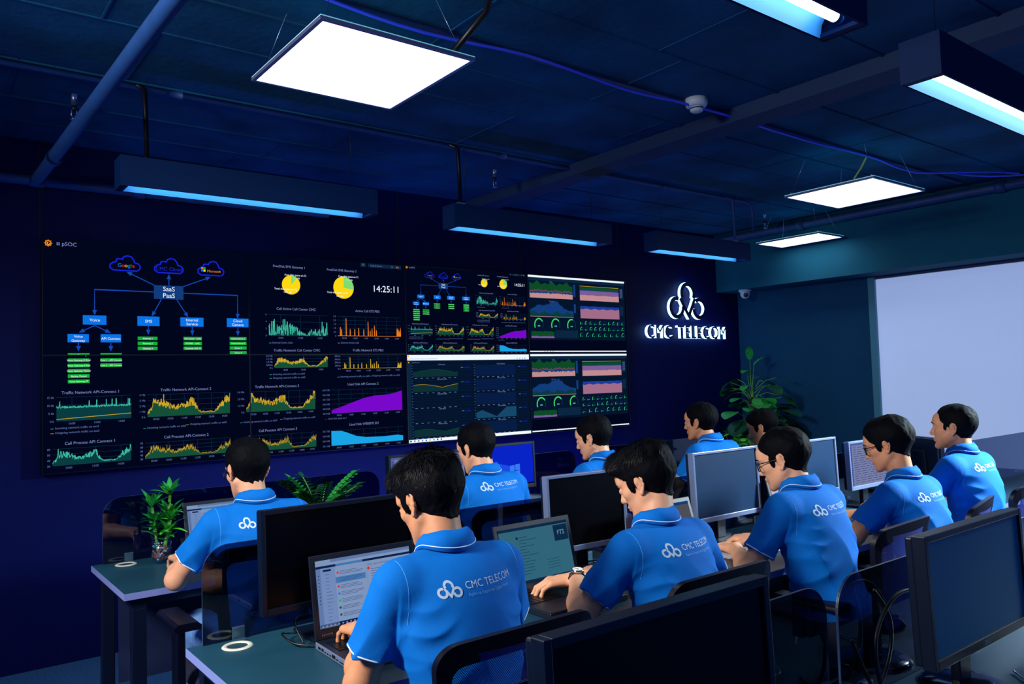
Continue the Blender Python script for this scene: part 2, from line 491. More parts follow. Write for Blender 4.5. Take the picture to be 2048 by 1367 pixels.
def make_hair(root, H, style, seed, msk):
    """cropped hair: thickness over the scalp fades to nothing at nape and temples"""
    g = SDF((-.125, -.15, -.13), (.125, .17, .20), .0034)
    st = dict(top=.018, side=.010, back=.012, nape=-.074, line=0., front=0., tuft=.02, n=3000, fall=0., flow=1., fade=.0)
    st.update(style)
    g.ell((0, -.014, .038), (.073, .092, .082), 0)
    g.ell((0, .030, -.008), (.060, .060, .076), .02)
    g.ell((0, -.040, .030), (.064, .070, .070), .02)
    g.cone((0, -.022, -.045), (0, -.030, -.12), .050, .048, .03)
    q = g.sub(g.lo-1, g.lo+g.h*(g.n+1)); X, Y, Z = q[1:]
    sm = lambda a, b, v: (lambda t: t*t*(3-2*t))(np.clip((v-a)/(b-a), 0, 1))
    up = sm(.045, .105, Z)
    low = sm(-.080, .045+st['fade'], Z)
    bk = sm(.0, -.07, Y)
    t = .0012+(st['side']*(1-bk)+st['back']*bk)*low*(1-up)+st['top']*up
    t = t+st['front']*sm(.02, .085, Y)*sm(.035, .08, Z)
    w = (np.sin(X*95+seed+np.sin(Z*40+Y*30)*1.5)*np.sin(Y*60+Z*25+seed*1.7))*.0022*(.3+.7*up)
    w = w+(np.sin(X*260+Y*60+seed*2.3+np.sin(Z*90)*2)*np.sin(Z*38+Y*120))*.0009
    g.F = (g.F-t+w).astype(np.float32)
    fr = (Y-.070-st['line'])*.62-(Z-.056+st['fall'])*.78                  # forehead edge
    tm = (Y-.048-st['front']*.5)*.86-(Z-.030+st['fall'])*.50              # temple down to the sideburn
    ea = (Y+.012)*.66-(Z+.022)*.75+.10*np.abs(X)*0                                        # behind the ear down to the nape
    keep = np.maximum(np.maximum(fr*.0+np.minimum(fr, tm+.02), np.minimum(tm, 1)), np.where(Z < .012, ea, -1.)*1.)
    keep = np.maximum(keep, st['nape']-Z)
    keep = np.maximum(keep, np.where(Y > .02, fr, -1.))
    b = np.sqrt(((Y-.026)/1.0)**2+((Z-.006)/2.4)**2)-.011
    keep = np.minimum(keep, b)
    g.smax(q[0], (keep+X*0).astype(np.float32), .006)
    for s in (-1, 1):
        g.ell((s*.088, -.010, -.004), (.022, .018, .030), .005, None, True)
    o = g.mesh('hair', HAIR, root, H)
    # free strands standing off the cap
    me = o.data; R = random.Random(seed); nv = len(me.vertices)
    vs = []; fs = []
    Hi = H.inverted(); H3 = H.to_3x3()
    for _ in range(st['n']):
        v = me.vertices[R.randrange(nv)]
        p = Hi @ v.co; nn = (Hi.to_3x3() @ v.normal).normalized()
        if nn.z < -.75: continue
        up = max(0., min(1., (p.z-.045)/.06))
        # combed outwards from the crown at the back of the head
        away = Vector((p.x, (p.y+.055)*1.2, -.03-.09*(1-up))); away = away-nn*away.dot(nn)
        if away.length < 1e-4: continue
        away.normalize()
        d = (away+nn*(.16+.24*up+st.get('stand', 0))+Vector((R.uniform(-.16, .16), R.uniform(-.12, .12), R.uniform(-.12, .12)))).normalized()
        L = st['tuft']*(.42+.58*up)*R.uniform(.6, 1.2)
        if p.z < -.01: L *= .5
        a = p-nn*.004; sdv = d.cross(nn)
        if sdv.length < 1e-4: continue
        sdv.normalize(); wd = .0009
        b_ = a+d*L*.55; c = a+d*L-nn*L*.16
        k = len(vs)
        for q_ in (a-sdv*wd, a+sdv*wd, b_-sdv*wd*.8, b_+sdv*wd*.8, c): vs.append(tuple(H @ q_))
        fs += [(k, k+1, k+3, k+2), (k+2, k+3, k+4)]
    bb = B(); bb.add(vs, fs, HAIRB, True)
    bb.build('hair_strands', o)['kind'] = 'stuff'
    return o

def make_glasses(root, H):
    b = B(); T = lambda x, y, z: H @ Vector((x, y, z))
    for s in (-1, 1):
        pts = [T(s*.033+x, .104-abs(x+ (0))*.05*0-.012*((s*.033+x)/.06)**2, .002+z) for x, z in rrect(-.026, -.018, .026, .018, .009, 4)]
        b.tube(pts, .0021, BLACKP, 6, closed=True)
        b.tube([T(s*.058, .094, .012), T(s*.071, .080, .012), T(s*.081, .0, .010), T(s*.079, -.014, .004), T(s*.074, -.030, -.008)], .0020, BLACKP, 6)
    b.tube([T(-.008, .106, .006), T(0, .110, .009), T(.008, .106, .006)], .0018, BLACKP, 6)
    o = b.build('glasses', root)
    l = B()
    for s in (-1, 1):
        l.add([T(s*.033+x, .104-.012*((s*.033+x)/.06)**2, .002+z) for x, z in rrect(-.026, -.018, .026, .018, .009, 4)], [tuple(range(20))], LENS)
    l.build('lens', o)

def person(name, label, loc, yaw=0., lean=0., head=(0, 0, 0), hoff=(0, 0, 0), lw=(-.14, .43, .795), rw=(.14, .43, .795), lpole=(-.75, -.3, -.8), rpole=(.75, -.3, -.8),
           lf=(.25, 1, -.05), rf=(-.25, 1, -.05), curl=1., hair=None, seed=1, glasses=False, watch=False, jeans=False, skin=None, h=.0048, full=0., jaw=1., scale=1., logo=True, lcurl=None, rcurl=None, ncr=(0, 0), lup=None, sink=.035, lz=0., le=None, re=None):
    skin = skin or SKIN
    root = thing(name, label, 'person', loc, math.radians(yaw))
    root['group'] = None
    del root['group']
    # figure spine
    ly = .10+lean; N = Vector((0, .145+lean*1.3, 1.105-sink))
    SL = Vector((-.160, .125+lean*1.15, 1.035-sink)); SR = Vector((.160, .125+lean*1.15, 1.035-sink))
    EL, WL = (Vector(le or (-.27, .22, .78)), Vector(lw)); ER, WR = (Vector(re or (.27, .22, .78)), Vector(rw))
    lo = (min(EL.x, WL.x, -.22)-.09, -.20, .44); hi = (max(ER.x, WR.x, .22)+.09, max(WL.y, WR.y, .36)+.24, 1.40)
    HC = N+Vector((0, .070, .105))+Vector(hoff)
    H = head_matrix(HC, *head)
    hi = (hi[0], hi[1], HC.z+.16)
    G = SDF(lo, hi, h)
    R_ = Matrix.Rotation(-math.atan2(N.y-.02, .55)*.8, 3, 'X'); RR = [list(r) for r in R_]
    G.ell((0, ly-.015, .93-sink), (.166, .108, .165), .0, RR)
    G.ell((0, ly+.020, 1.01-sink), (.152, .088, .085), .05, RR)
    G.cone(SL+Vector((.03, 0, 0)), SR-Vector((.03, 0, 0)), .058, .058, .04)
    G.ell((0, ly*.5+.015, .76-sink*.5), (.142, .108, .17), .05)
    G.ell((0, .015, .60), (.162, .132, .125), .05)
    G.cone(N-Vector((0, 0, .03)), SL+Vector((.035, 0, .012)), .046, .045, .03)
    G.cone(N-Vector((0, 0, .03)), SR+Vector((-.035, 0, .012)), .046, .045, .03)
    T0 = G.F.copy()
    # ---- body skin: torso kept inside the shirt, neck, head, arms, hands, thighs
    G.F = T0+.016
    G.cone(N-Vector((0, .012, .09)), HC+H.to_3x3() @ Vector((0, -.022, -.045)), .054, .049, .025)
    put_head(G, H, jaw, full)
    for (S, E_, W, f, sd, cu) in ((SL, EL, WL, lf, 1, lcurl), (SR, ER, WR, rf, -1, rcurl)):
        G.cone(S, E_, .044, .037, .03)
        mid = E_.lerp(W, .32)
        G.cone(E_, mid, .0375, .0385, .02); G.cone(mid, W, .0375, .0265, .02)
        F_ = Vector(f).normalized()
        Nn = Vector(lup) if (lup and sd == 1) else Vector((0, 0, 1))
        put_hand(G, W+F_*.012, F_, Nn, sd, cu if cu is not None else curl)
    for s in (-1, 1): G.cone((s*.09, 0, .53), (s*.115, .34, .528), .060, .046, .03)
    body = G.mesh('body', skin, root)
    # ---- eyes and brows
    prof = [(abs(.0118*math.cos(t))+1e-5, .0118*math.sin(t)) for t in [(-.5+i/8)*PI for i in range(9)]]
    for s in (-1, 1):
        T_ = lambda v: H @ (Vector((s*.031, .0825, .004))+v)
        e = B(); ring = B(); ring.lathe(prof, (0, 0, 0), EYEM, 12)
        e.add([T_(Vector(v)) for v in ring.v], ring.f, EYEM, True)
        ring = B(); ring.lathe([(1e-5, .0122), (.004, .0119), (.0055, .0108)], (0, 0, 0), BLACKP, 12)
        e.add([T_(Vector((v[0], v[2], v[1]))) for v in ring.v], ring.f, BLACKP, True)
        e.build('eye', root)
        br = B(); br.tube([H @ Vector(p) for p in ((s*.012, .1005, .027), (s*.030, .0985, .031), (s*.050, .080, .026))], .0026, HAIRB, 6, rs=[.0026, .0030, .0014])
        br.build('eyebrow', root)
    # ---- shirt
    G.F = T0.copy()
    cuffs = []
    for (S, E_) in ((SL, EL), (SR, ER)):
        d = (E_-S).normalized(); c = S+d*.160
        G.cone(S, S+d*.19, .055, .059, .035, cut=(c, d)); cuffs.append((c, d))
    q = G.sub(G.lo-1, G.lo+G.h*(G.n+1)); X, Y, Z = q[1:]
    wr = np.zeros(G.F.shape, np.float32)
    # cloth folds: fanning from the armpits and gathering at the waist
    aX = np.abs(X)
    fold = lambda v: 1.3*(np.abs(np.sin(v*.5))-.62)
    wr = wr+(.0062*fold((Z+.34*aX+.02*np.sin(X*30+seed))*118+seed*1.3)*np.exp(-((aX-.128)/.042)**2)*np.exp(-((Z-(.945-sink))/.062)**2)).astype(np.float32)
    wr = wr+(.0080*fold((Z-.55*X*(1 if seed % 2 else -1))*70+np.sin(X*16+seed)*1.3+Y*7+seed)*np.exp(-((Z-.71)/.10)**2)).astype(np.float32)
    wr = wr+(.0060*fold(X*52+Z*(26 if seed % 2 else -28)+seed+np.sin(Z*20)*.6)*np.exp(-((Z-.82)/.09)**2)).astype(np.float32)
    for S, E_ in ((SL, EL), (SR, ER)):
        d = (E_-S).normalized(); a_ = d.orthogonal().normalized(); b_ = a_.cross(d)
        px, py, pz = X-S.x, Y-S.y, Z-S.z
        t_ = px*d.x+py*d.y+pz*d.z; u_ = px*a_.x+py*a_.y+pz*a_.z; v_ = px*b_.x+py*b_.y+pz*b_.z
        rr = np.sqrt(u_*u_+v_*v_); ph = np.arctan2(v_, u_)
        wr = wr+(.0052*fold(ph*6+seed+t_*22)*np.clip((t_-.04)/.12, 0, 1)*np.clip((.20-t_)/.02, 0, 1)*(rr < .085)).astype(np.float32)
    G.F += wr
    G.smax(q[0], (.52-Z+X*0+Y*0).astype(np.float32), .004)
    shirt = G.mesh('polo_shirt', SHIRT, root)
    # cuff edge piping and shoulder seam
    for (c, d) in cuffs:
        a = d.orthogonal().normalized(); b_ = a.cross(d)
        pts = []
        for i in range(28):
            t = 2*PI*i/28; dr = a*math.cos(t)+b_*math.sin(t); cc = c-d*.004
            hit = G.march(cc+dr*.13, -dr, .12, .002)
            if hit is not None and (Vector(hit)-cc).length < .085: pts.append(Vector(hit)+dr*.0008)
        if len(pts) > 20: pts = [(pts[i-1]+pts[i]*2+pts[(i+1) % len(pts)])/4 for i in range(len(pts))]; pp = B(); pp.tube(pts, .0021, PIPING, 5, closed=True); pp.build('sleeve_piping', shirt)
    for S, E_ in ((SL, EL), (SR, ER)):
        s = -1 if S.x < 0 else 1
        pts = []
        for i in range(15):
            t = PI*(.02+.70*i/14); dr = Vector((s*.12, -math.sin(t)*.95, math.cos(t))) .normalized()
            cc = Vector((s*.150, S.y, S.z-.02))
            hit = G.march(cc+dr*.20, -dr, .2, .002)
            if hit is not None: pts.append(Vector(hit)-dr*.0002)
        if len(pts) > 5: pp = B(); pp.tube(pts, .0009, SEAM, 5); pp.build('shoulder_seam', shirt)
    # collar, resting on the shirt around the neck
    cb = B(); rows = [[] for _ in range(5)]; nseg = 44; pip = []
    ax_up = Vector((0, .30, 1)).normalized(); ax_y = Vector((0, 1, -.30)).normalized()
    gap = .10*PI
    zbs = []
    for i in range(nseg+1):
        t = PI/2+gap+(2*PI-2*gap)*i/nseg
        p_ = N+Vector((0, -.004, 0))+(Vector((math.cos(t), 0, 0))+ax_y*math.sin(t))*(.0740+.016*max(0, math.sin(t)))
        hit = G.march((p_.x, p_.y, N.z+.10), (0, 0, -1), .26, .003)
        zbs.append(hit[2]+.0035 if hit is not None else None)
    good = [z_ for z_ in zbs if z_ is not None]; lo_z = min(good)
    zbs = [z_ if z_ is not None else lo_z for z_ in zbs]
    for _ in range(6): zbs = [(zbs[max(i-1, 0)]+2*zbs[i]+zbs[min(i+1, nseg)])/4 for i in range(nseg+1)]
    for i in range(nseg+1):
        t = PI/2+gap+(2*PI-2*gap)*i/nseg
        cx, cy = math.cos(t), math.sin(t)
        dr = Vector((cx*1.0, 0, 0))+ax_y*cy
        rin = .0530+.006*max(0, cy); rout = .0740+.016*max(0, cy)
        c0 = N+Vector((0, -.004, .0))
        p_out = c0+dr*rout
        zb = zbs[i]+.001
        front = max(0, cy)
        p_out.z = zb
        p_in = c0+dr*rin; p_in.z = c0.z-.03-.02*front
        top = c0+dr*(rin+.001+.004*front)+ax_up*(.036-.010*front)
        top.z = max(min(top.z, zb+.046), zb+.030-.010*front)
        rows[0].append(p_in); rows[1].append(top); rows[2].append(top+dr*.006+Vector((0, 0, .001))); 
        rows[3].append((top*.42+p_out*.58)+Vector((0, 0, .009))+dr*.004); rows[4].append(p_out)
        pip.append((top*.10+p_out*.90)+Vector((0, 0, .0050))+dr*.0020)
    vs = [p for r in rows for p in r]; fs = []
    for r in range(4):
        for i in range(nseg): fs.append((r*(nseg+1)+i, r*(nseg+1)+i+1, (r+1)*(nseg+1)+i+1, (r+1)*(nseg+1)+i))
    cb.add(vs, fs, SHIRT, True); co = cb.build('collar', shirt)
    so = co.modifiers.new('thick', 'SOLIDIFY'); so.thickness = .0025; so.offset = 0
    pb = B(); pb.tube(pip, .0013, PIPING, 5); pb.build('collar_piping', co)
    # ---- print on the upper back
    if logo:
        lb = B()
        def onback(x, z):
            hit = G.march((x, -.30, z), (0, 1, 0), .5, .004)
            return Vector(hit)+Vector((0, -.0012, 0)) if hit is not None else None
        zc = 1.035-sink*.8+lz
        def put(vs, fs, m):
            P = [onback(x, zc+z) for x, z in vs]
            F2 = [f for f in fs if all(P[i] is not None for i in f)]
            P = [p or Vector((0, 0, 0)) for p in P]
            lb.add(P, F2, m)
        for pts, w in emblem_strokes():
            vs, fs = stroke2d([(x*.0195-.073, y*.0195+.002) for x, y in pts], w*.0195*1.05); put(vs, fs, PRINT)
        vs, fs = text2d('CMC TELECOM', .0222); put([(x-.034, y+.000) for x, y in vs], fs, PRINT)
        vs, fs = text2d('Aspire to Inspire the Digital World', .0105); put([(x*.87-.032, y-.016) for x, y in vs], fs, PRINT_THIN)
        lb.build('printed_logo', shirt)
    # ---- trousers and shoes
    G2 = SDF((-.30, -.22, .0), (.30, .75, .72), .011)
    G2.ell((0, .01, .57), (.172, .145, .115), 0)
    for s in (-1, 1):
        hip = (s*.09, .02, .53); kn = (s*.13, .42, .53); an = (s*.12, .40, .10)
        G2.cone(hip, kn, .088, .068, .04); G2.cone(kn, an, .066, .052, .03)
    tr = G2.mesh('trousers', DENIM if jeans else TROUSER, root)
    for s in (-1, 1):
        G3 = SDF((s*.12-.07, .28, -.01), (s*.12+.07, .66, .14), .008)
        G3.ell((s*.12, .40, .055), (.042, .055, .05), 0); G3.ell((s*.122, .50, .035), (.045, .11, .036), .03)
        G3.half((0, 0, 0.003), (0, 0, -1))
        G3.mesh('shoe', SHOE, root)
    make_hair(root, H, hair or {}, seed, None)
    if glasses: make_glasses(root, H)
    if watch:
        wb = B(); d = (WL-EL).normalized(); a = d.orthogonal().normalized(); b_ = a.cross(d); c = WL-d*.018
        ring = lambda off, r: [c+d*off+(a*math.cos(2*PI*i/24)+b_*math.sin(2*PI*i/24))*r for i in range(24)]
        for off in (-.008, -.003, .003, .008): wb.tube(ring(off, .0300), .0036, BLACKP, 6, closed=True)
        wo = wb.build('wristwatch', root)
        n = Vector((-.35, -.45, .82)); n = (n-d*n.dot(d)).normalized(); pc = c+n*.0315
        M = Matrix.Identity(4); M.col[0] = (*d, 0); M.col[1] = (*n.cross(d), 0); M.col[2] = (*n, 0); M.col[3] = (*pc, 1)
        w2 = B(); w2.lathe([(0.0001, 0), (.0215, 0), (.0215, .006), (.019, .0085), (.0175, .0085)], (0, 0, 0), mat('steel', '#c8ccd4', .2, metal=1), 28, T=M)
        w2.lathe([(.0175, .0080), (.0001, .0080)], (0, 0, 0), mat('watch_face', '#f4f2ea', .4), 28, T=M)
        for an, L_ in ((60, .012), (200, .009)):
            q1 = M @ Vector((0, 0, .0090)); q2 = M @ Vector((L_*math.cos(math.radians(an)), L_*math.sin(math.radians(an)), .0090))
            w2.tube([q1, q2], .0007, BLACKP, 5)
        w2.build('watch_dial', wo)
    return root
# ------------------------------------------------------------------ the room
CEILM = mat('ceiling_paint', '#0a4c74', .9, spec=.2, noise_amt=.38, noise_scale=2.6, bump=1, bump_scale=24)
WALLN = mat('wall_navy', '#000a48', .55, spec=.12, noise_amt=.06, noise_scale=2)
WALLR = mat('wall_slate', '#064068', .85, spec=.2, noise_amt=.08, noise_scale=3, bump=.2, bump_scale=60)
SOFM = mat('soffit_paint', '#06506c', .85, spec=.2, noise_amt=.08, noise_scale=3)
CARPET = mat('carpet', '#2c5a90', .95, spec=.1, noise_amt=.5, noise_scale=120, bump=1, bump_scale=300)
PIPEM = mat('pipe_paint', '#123f7c', .6, noise_amt=.1, noise_scale=12)
METALD = mat('metal_dark', '#0c1a38', .45, metal=.3)
METALB = mat('metal_bright', '#9fb4d8', .3, metal=.9)
CABLEB = mat('cable_blue', '#3a50ff', .5)
CABLEK = mat('cable_black', '#05070f', .4)
X1 = 6.84; YB = 5.0; ZC = 2.87; XL = -1.6; YF = -1.0

def build_room():
    b = B(); b.box((XL, YF, -.06), (X1+.1, YB+.1, 0), CARPET); setp(b.build('floor'), kind='structure')
    # ceiling: slab with the ridges its formwork boards left
    b = B(); n = 0
    b.box((XL, YF, ZC), (X1+.1, YB+.1, ZC+.12), CEILM)
    R = random.Random(3); y = YF
    while y < YB:
        w = R.uniform(.35, .62)
        x = XL
        b.box((XL, y, ZC-.004-R.random()*.004), (X1, y+.012, ZC), CEILM)
        while x < X1:
            x += R.uniform(.7, 2.2)
            if x < X1: b.box((x, y, ZC-.003), (x+.008, min(y+w, YB), ZC), CEILM)
        y += w
    setp(b.build('ceiling'), kind='structure')
    b = B(); b.box((XL, YB, 0), (X1+.1, YB+.1, ZC), WALLN)
    # tall flat cladding sheets with fine joints
    for i, x in enumerate([.604-1.127*2, .604-1.127, .604, .604+1.127*2, .604+1.127*3, .604+1.127*4]):
        b.box((x-.004, YB-.002, 2.33), (x+.004, YB+.001, ZC), mat('joint', '#030618', .8))
    setp(b.build('wall_front'), kind='structure')
    # right wall: bulkhead over the windows, pier, blind
    b = B(); b.box((X1, 3.60, 0), (X1+.12, YB, ZC), WALLR); b.box((X1, YF, 0), (X1+.12, 3.60, .53), WALLR); b.box((X1, YF, 2.42), (X1+.12, 3.6, ZC), WALLR)
    setp(b.build('wall_right'), kind='structure')
    b = B(); b.box((6.50, YF, 2.295), (X1-.001, YB-.001, ZC-.001), SOFM); setp(b.build('trim_1'), kind='structure')
    # window: reveal edge, sill and drawn roller blind
    FR = mat('window_frame', '#3f7f9c', .4)
    b = B(); b.box((X1-.02, 3.54, .53), (X1+.06, 3.60, 2.29), FR); b.box((X1-.02, YF, 2.27), (X1+.05, 3.54, 2.294), mat('window_head', '#17305c', .6))
    w = b.build('window_1'); setp(w, kind='structure')
    b = B(); b.box((X1-.16, YF, .50), (X1+.04, 3.60, .535), mat('sill', '#a9c4dc', .4)); b.build('window_sill', w, bevel=.004)
    m = mat('blind_cloth', '#a8bee4', .9, noise_amt=.04, noise_scale=2.0)
    nt = m.node_tree; bs = nt.nodes['Principled BSDF']
    bs.inputs['Emission Color'].default_value = srgb('#a0b8e8'); bs.inputs['Emission Strength'].default_value = .55
    b = B(); vs = []; fs = []; n = 60
    for i in range(n+1):
        y = YF+(3.54-YF)*i/n; x = X1+.012+.004*math.sin(i*.9)
        vs += [(x, y, .535), (x, y, 2.27)]
    for i in range(n): fs.append((2*i, 2*i+1, 2*i+3, 2*i+2))
    b.add(vs, fs, m, True); b.build('window_blind', w)

    # beam running into the room, and the pipes
    b = B(); b.box((3.46, YF, ZC-.075), (3.64, YB, ZC), mat('beam_paint', '#062c58', .8)); setp(b.build('trim_2'), kind='structure')
    def pipe(name, pts, r, m, label, cat='pipe', joints=(), group=None):
        b = B(); b.tube(pts, r, m, 14)
        for p, d in joints:
            p = Vector(p); d = Vector(d).normalized(); b.tube([p-d*.035, p+d*.035], r*1.25, m, 14)
        return setp(b.build(name), label, cat, group)
    pipe('water_pipe', [(.74, YF, 2.66), (.64, 3.0, 2.66), (.585, 4.93, 2.645)], .030, PIPEM, 'thick blue-grey pipe crossing the ceiling at the far left of the room', joints=[((.60, 4.45, 2.648), (0, 1, 0))])
    pipe('water_pipe', [(XL, 4.973, 2.64), (2.3, 4.973, 2.64)], .028, PIPEM, 'level pipe along the top of the wall behind the left tube lamp', joints=[((.585, 4.973, 2.64), (1, 0, 0)), ((1.1, 4.973, 2.64), (1, 0, 0))])
    pipe('water_pipe', [(6.46, YF, 2.80), (6.46, YB-.02, 2.80)], .036, PIPEM, 'pipe running along the bulkhead above the window wall', joints=[((6.46, 2.35, 2.80), (0, 1, 0)), ((6.46, 4.0, 2.80), (0, 1, 0))])
    pipe('conduit_pipe', [(XL, 3.80, 2.845), (5.35, 3.80, 2.845), (5.42, 3.80, 2.83), (5.44, 3.80, 2.76), (5.44, 3.80, 2.60)], .013, PIPEM, 'thin conduit on the ceiling above the row of three far tube lamps', 'conduit', joints=[((1.0, 3.8, 2.845), (1, 0, 0)), ((2.9, 3.8, 2.845), (1, 0, 0)), ((4.4, 3.8, 2.845), (1, 0, 0))])
    pipe('conduit_pipe', [(2.65, .86, 2.845), (6.4, .86, 2.845)], .016, PIPEM, 'conduit at the top right beside the near hanging tube lamp', 'conduit', joints=[((3.3, .86, 2.845), (1, 0, 0)), ((3.9, .86, 2.845), (1, 0, 0))])
    pipe('conduit_pipe', [(1.0, 2.57, 2.855), (6.3, 2.57, 2.855)], .011, PIPEM, 'slim conduit that the blue network cable follows across the ceiling', 'conduit')
    # sagging blue cable
    R = random.Random(5); pts = []
    x = .4
    while x < 6.35:
        pts.append((x, 2.54+.02*math.sin(x*5)-(max(0, x-5.6)*.55), 2.838-.012*abs(math.sin(x*3.1)))); x += .12
    pipe('network_cable', pts, .0065, CABLEB, 'bright blue cable snaking across the whole ceiling', 'cable')
    pipe('network_cable', [(5.75+.1*i, 2.36-.07*i+.015*math.sin(i), 2.80-.02*math.sin(i*.6)) for i in range(9)], .006, CABLEB, 'short blue cable bundle beside the bulkhead pipe at the far right', 'cable')
    pipe('power_cable', [(1.55, 2.30, 2.64), (1.56, 2.10, 2.72), (1.50, 1.95, 2.80), (1.40, 1.86, 2.865)], .012, CABLEK, 'black cable looping up from the large near light panel', 'cable')
    pipe('power_cable', [(4.85, 2.62, 2.625), (4.83, 2.60, 2.70), (4.92, 2.60, 2.78), (4.94, 2.57, 2.85)], .006, mat('cable_yellow', '#a8b86a', .5), 'thin yellow cable rising from the middle light panel', 'cable')
    # hangers
    for x, y, lab in ((.853, 3.72, 'black drop conduit above the left end of the leftmost far tube lamp'), (2.53, 3.72, 'black drop conduit above the left end of the middle far tube lamp'), (5.08, 3.72, 'grey drop conduit above the right end of the rightmost far tube lamp')):
        pts = [(x-.01, y+.06, ZC-.025), (x, y, ZC-.06), (x+.004, y, 2.7), (x+.008, y, 2.49)]
        b = B(); b.tube(pts, .011, CABLEK if x < 4 else PIPEM, 8)
        b.box((x-.018, y-.018, 2.487), (x+.030, y+.018, 2.497), METALB)
        setp(b.build('drop_conduit'), lab, 'conduit')
    # sprinklers
    sp = None
    for (x, y, lab) in ((.637, 4.12, 'sprinkler head above the thick pipe at the far left'), (3.11, 4.15, 'sprinkler head between the left and middle far tube lamps'), (6.05, 4.10, 'sprinkler head near the small far light panel')):
        t = thing('fire_sprinkler', lab, 'sprinkler', (x, y, ZC), group=None)
        b = B(); b.tube([(0, 0, .0), (0, 0, -.055)], .014, METALB, 10); b.build('pipe_stub', t)
        b = B(); b.lathe([(.006, -.055), (.013, -.058), (.013, -.075), (.006, -.078)], (0, 0, 0), METALD, 12); b.tube([(-.010, 0, -.075), (-.012, 0, -.10), (0, 0, -.118)], .0022, METALB, 6); b.tube([(.010, 0, -.075), (.012, 0, -.10), (0, 0, -.118)], .0022, METALB, 6); b.build('frame', t)
        b = B(); b.lathe([(.0001, -.118), (.018, -.118), (.018, -.121), (.0001, -.121)], (0, 0, 0), METALB, 12); b.build('deflector', t)
    # smoke detector
    t = thing('smoke_detector', 'round white smoke detector on the ceiling beside the blue cable', 'smoke detector', (3.19, 2.53, ZC-.02))
    W = mat('detector_white', '#b9c8d8', .5)
    b = B(); b.lathe([(.0001, .02), (.056, .02), (.056, -.004), (.050, -.020), (.040, -.024), (.0001, -.024)], (0, 0, 0), W, 32); b.build('base', t)
    b = B(); b.lathe([(.034, -.024), (.032, -.042), (.024, -.048), (.0001, -.050)], (0, 0, 0), W, 28)
    b.lathe([(.0345, -.028), (.0345, -.034)], (0, 0, 0), METALD, 28); b.build('sensor_head', t)
    # camera under the bulkhead
    t = thing('security_camera', 'small white dome camera under the bulkhead near the glowing wall sign', 'camera', (6.58, 4.72, 2.295))
    b = B(); b.lathe([(.0001, 0), (.062, 0), (.060, -.016), (.048, -.026), (.0001, -.026)], (0, 0, 0), W, 28); b.build('mount', t)
    b = B(); b.lathe([(.0001, -.088), (.018, -.085), (.034, -.074), (.044, -.055), (.046, -.040), (.044, -.024)], (0, 0, 0), W, 28); b.build('dome', t)
    b = B(); T = Matrix.Translation((-.030, -.030, -.055)) @ Vector((-.6, -.66, -.2)).to_track_quat('Z', 'Y').to_matrix().to_4x4()
    b.lathe([(.022, -.02), (.022, .004), (.016, .010), (.0001, .012)], (0, 0, 0), BLACKP, 20, T=T); b.build('lens', t)

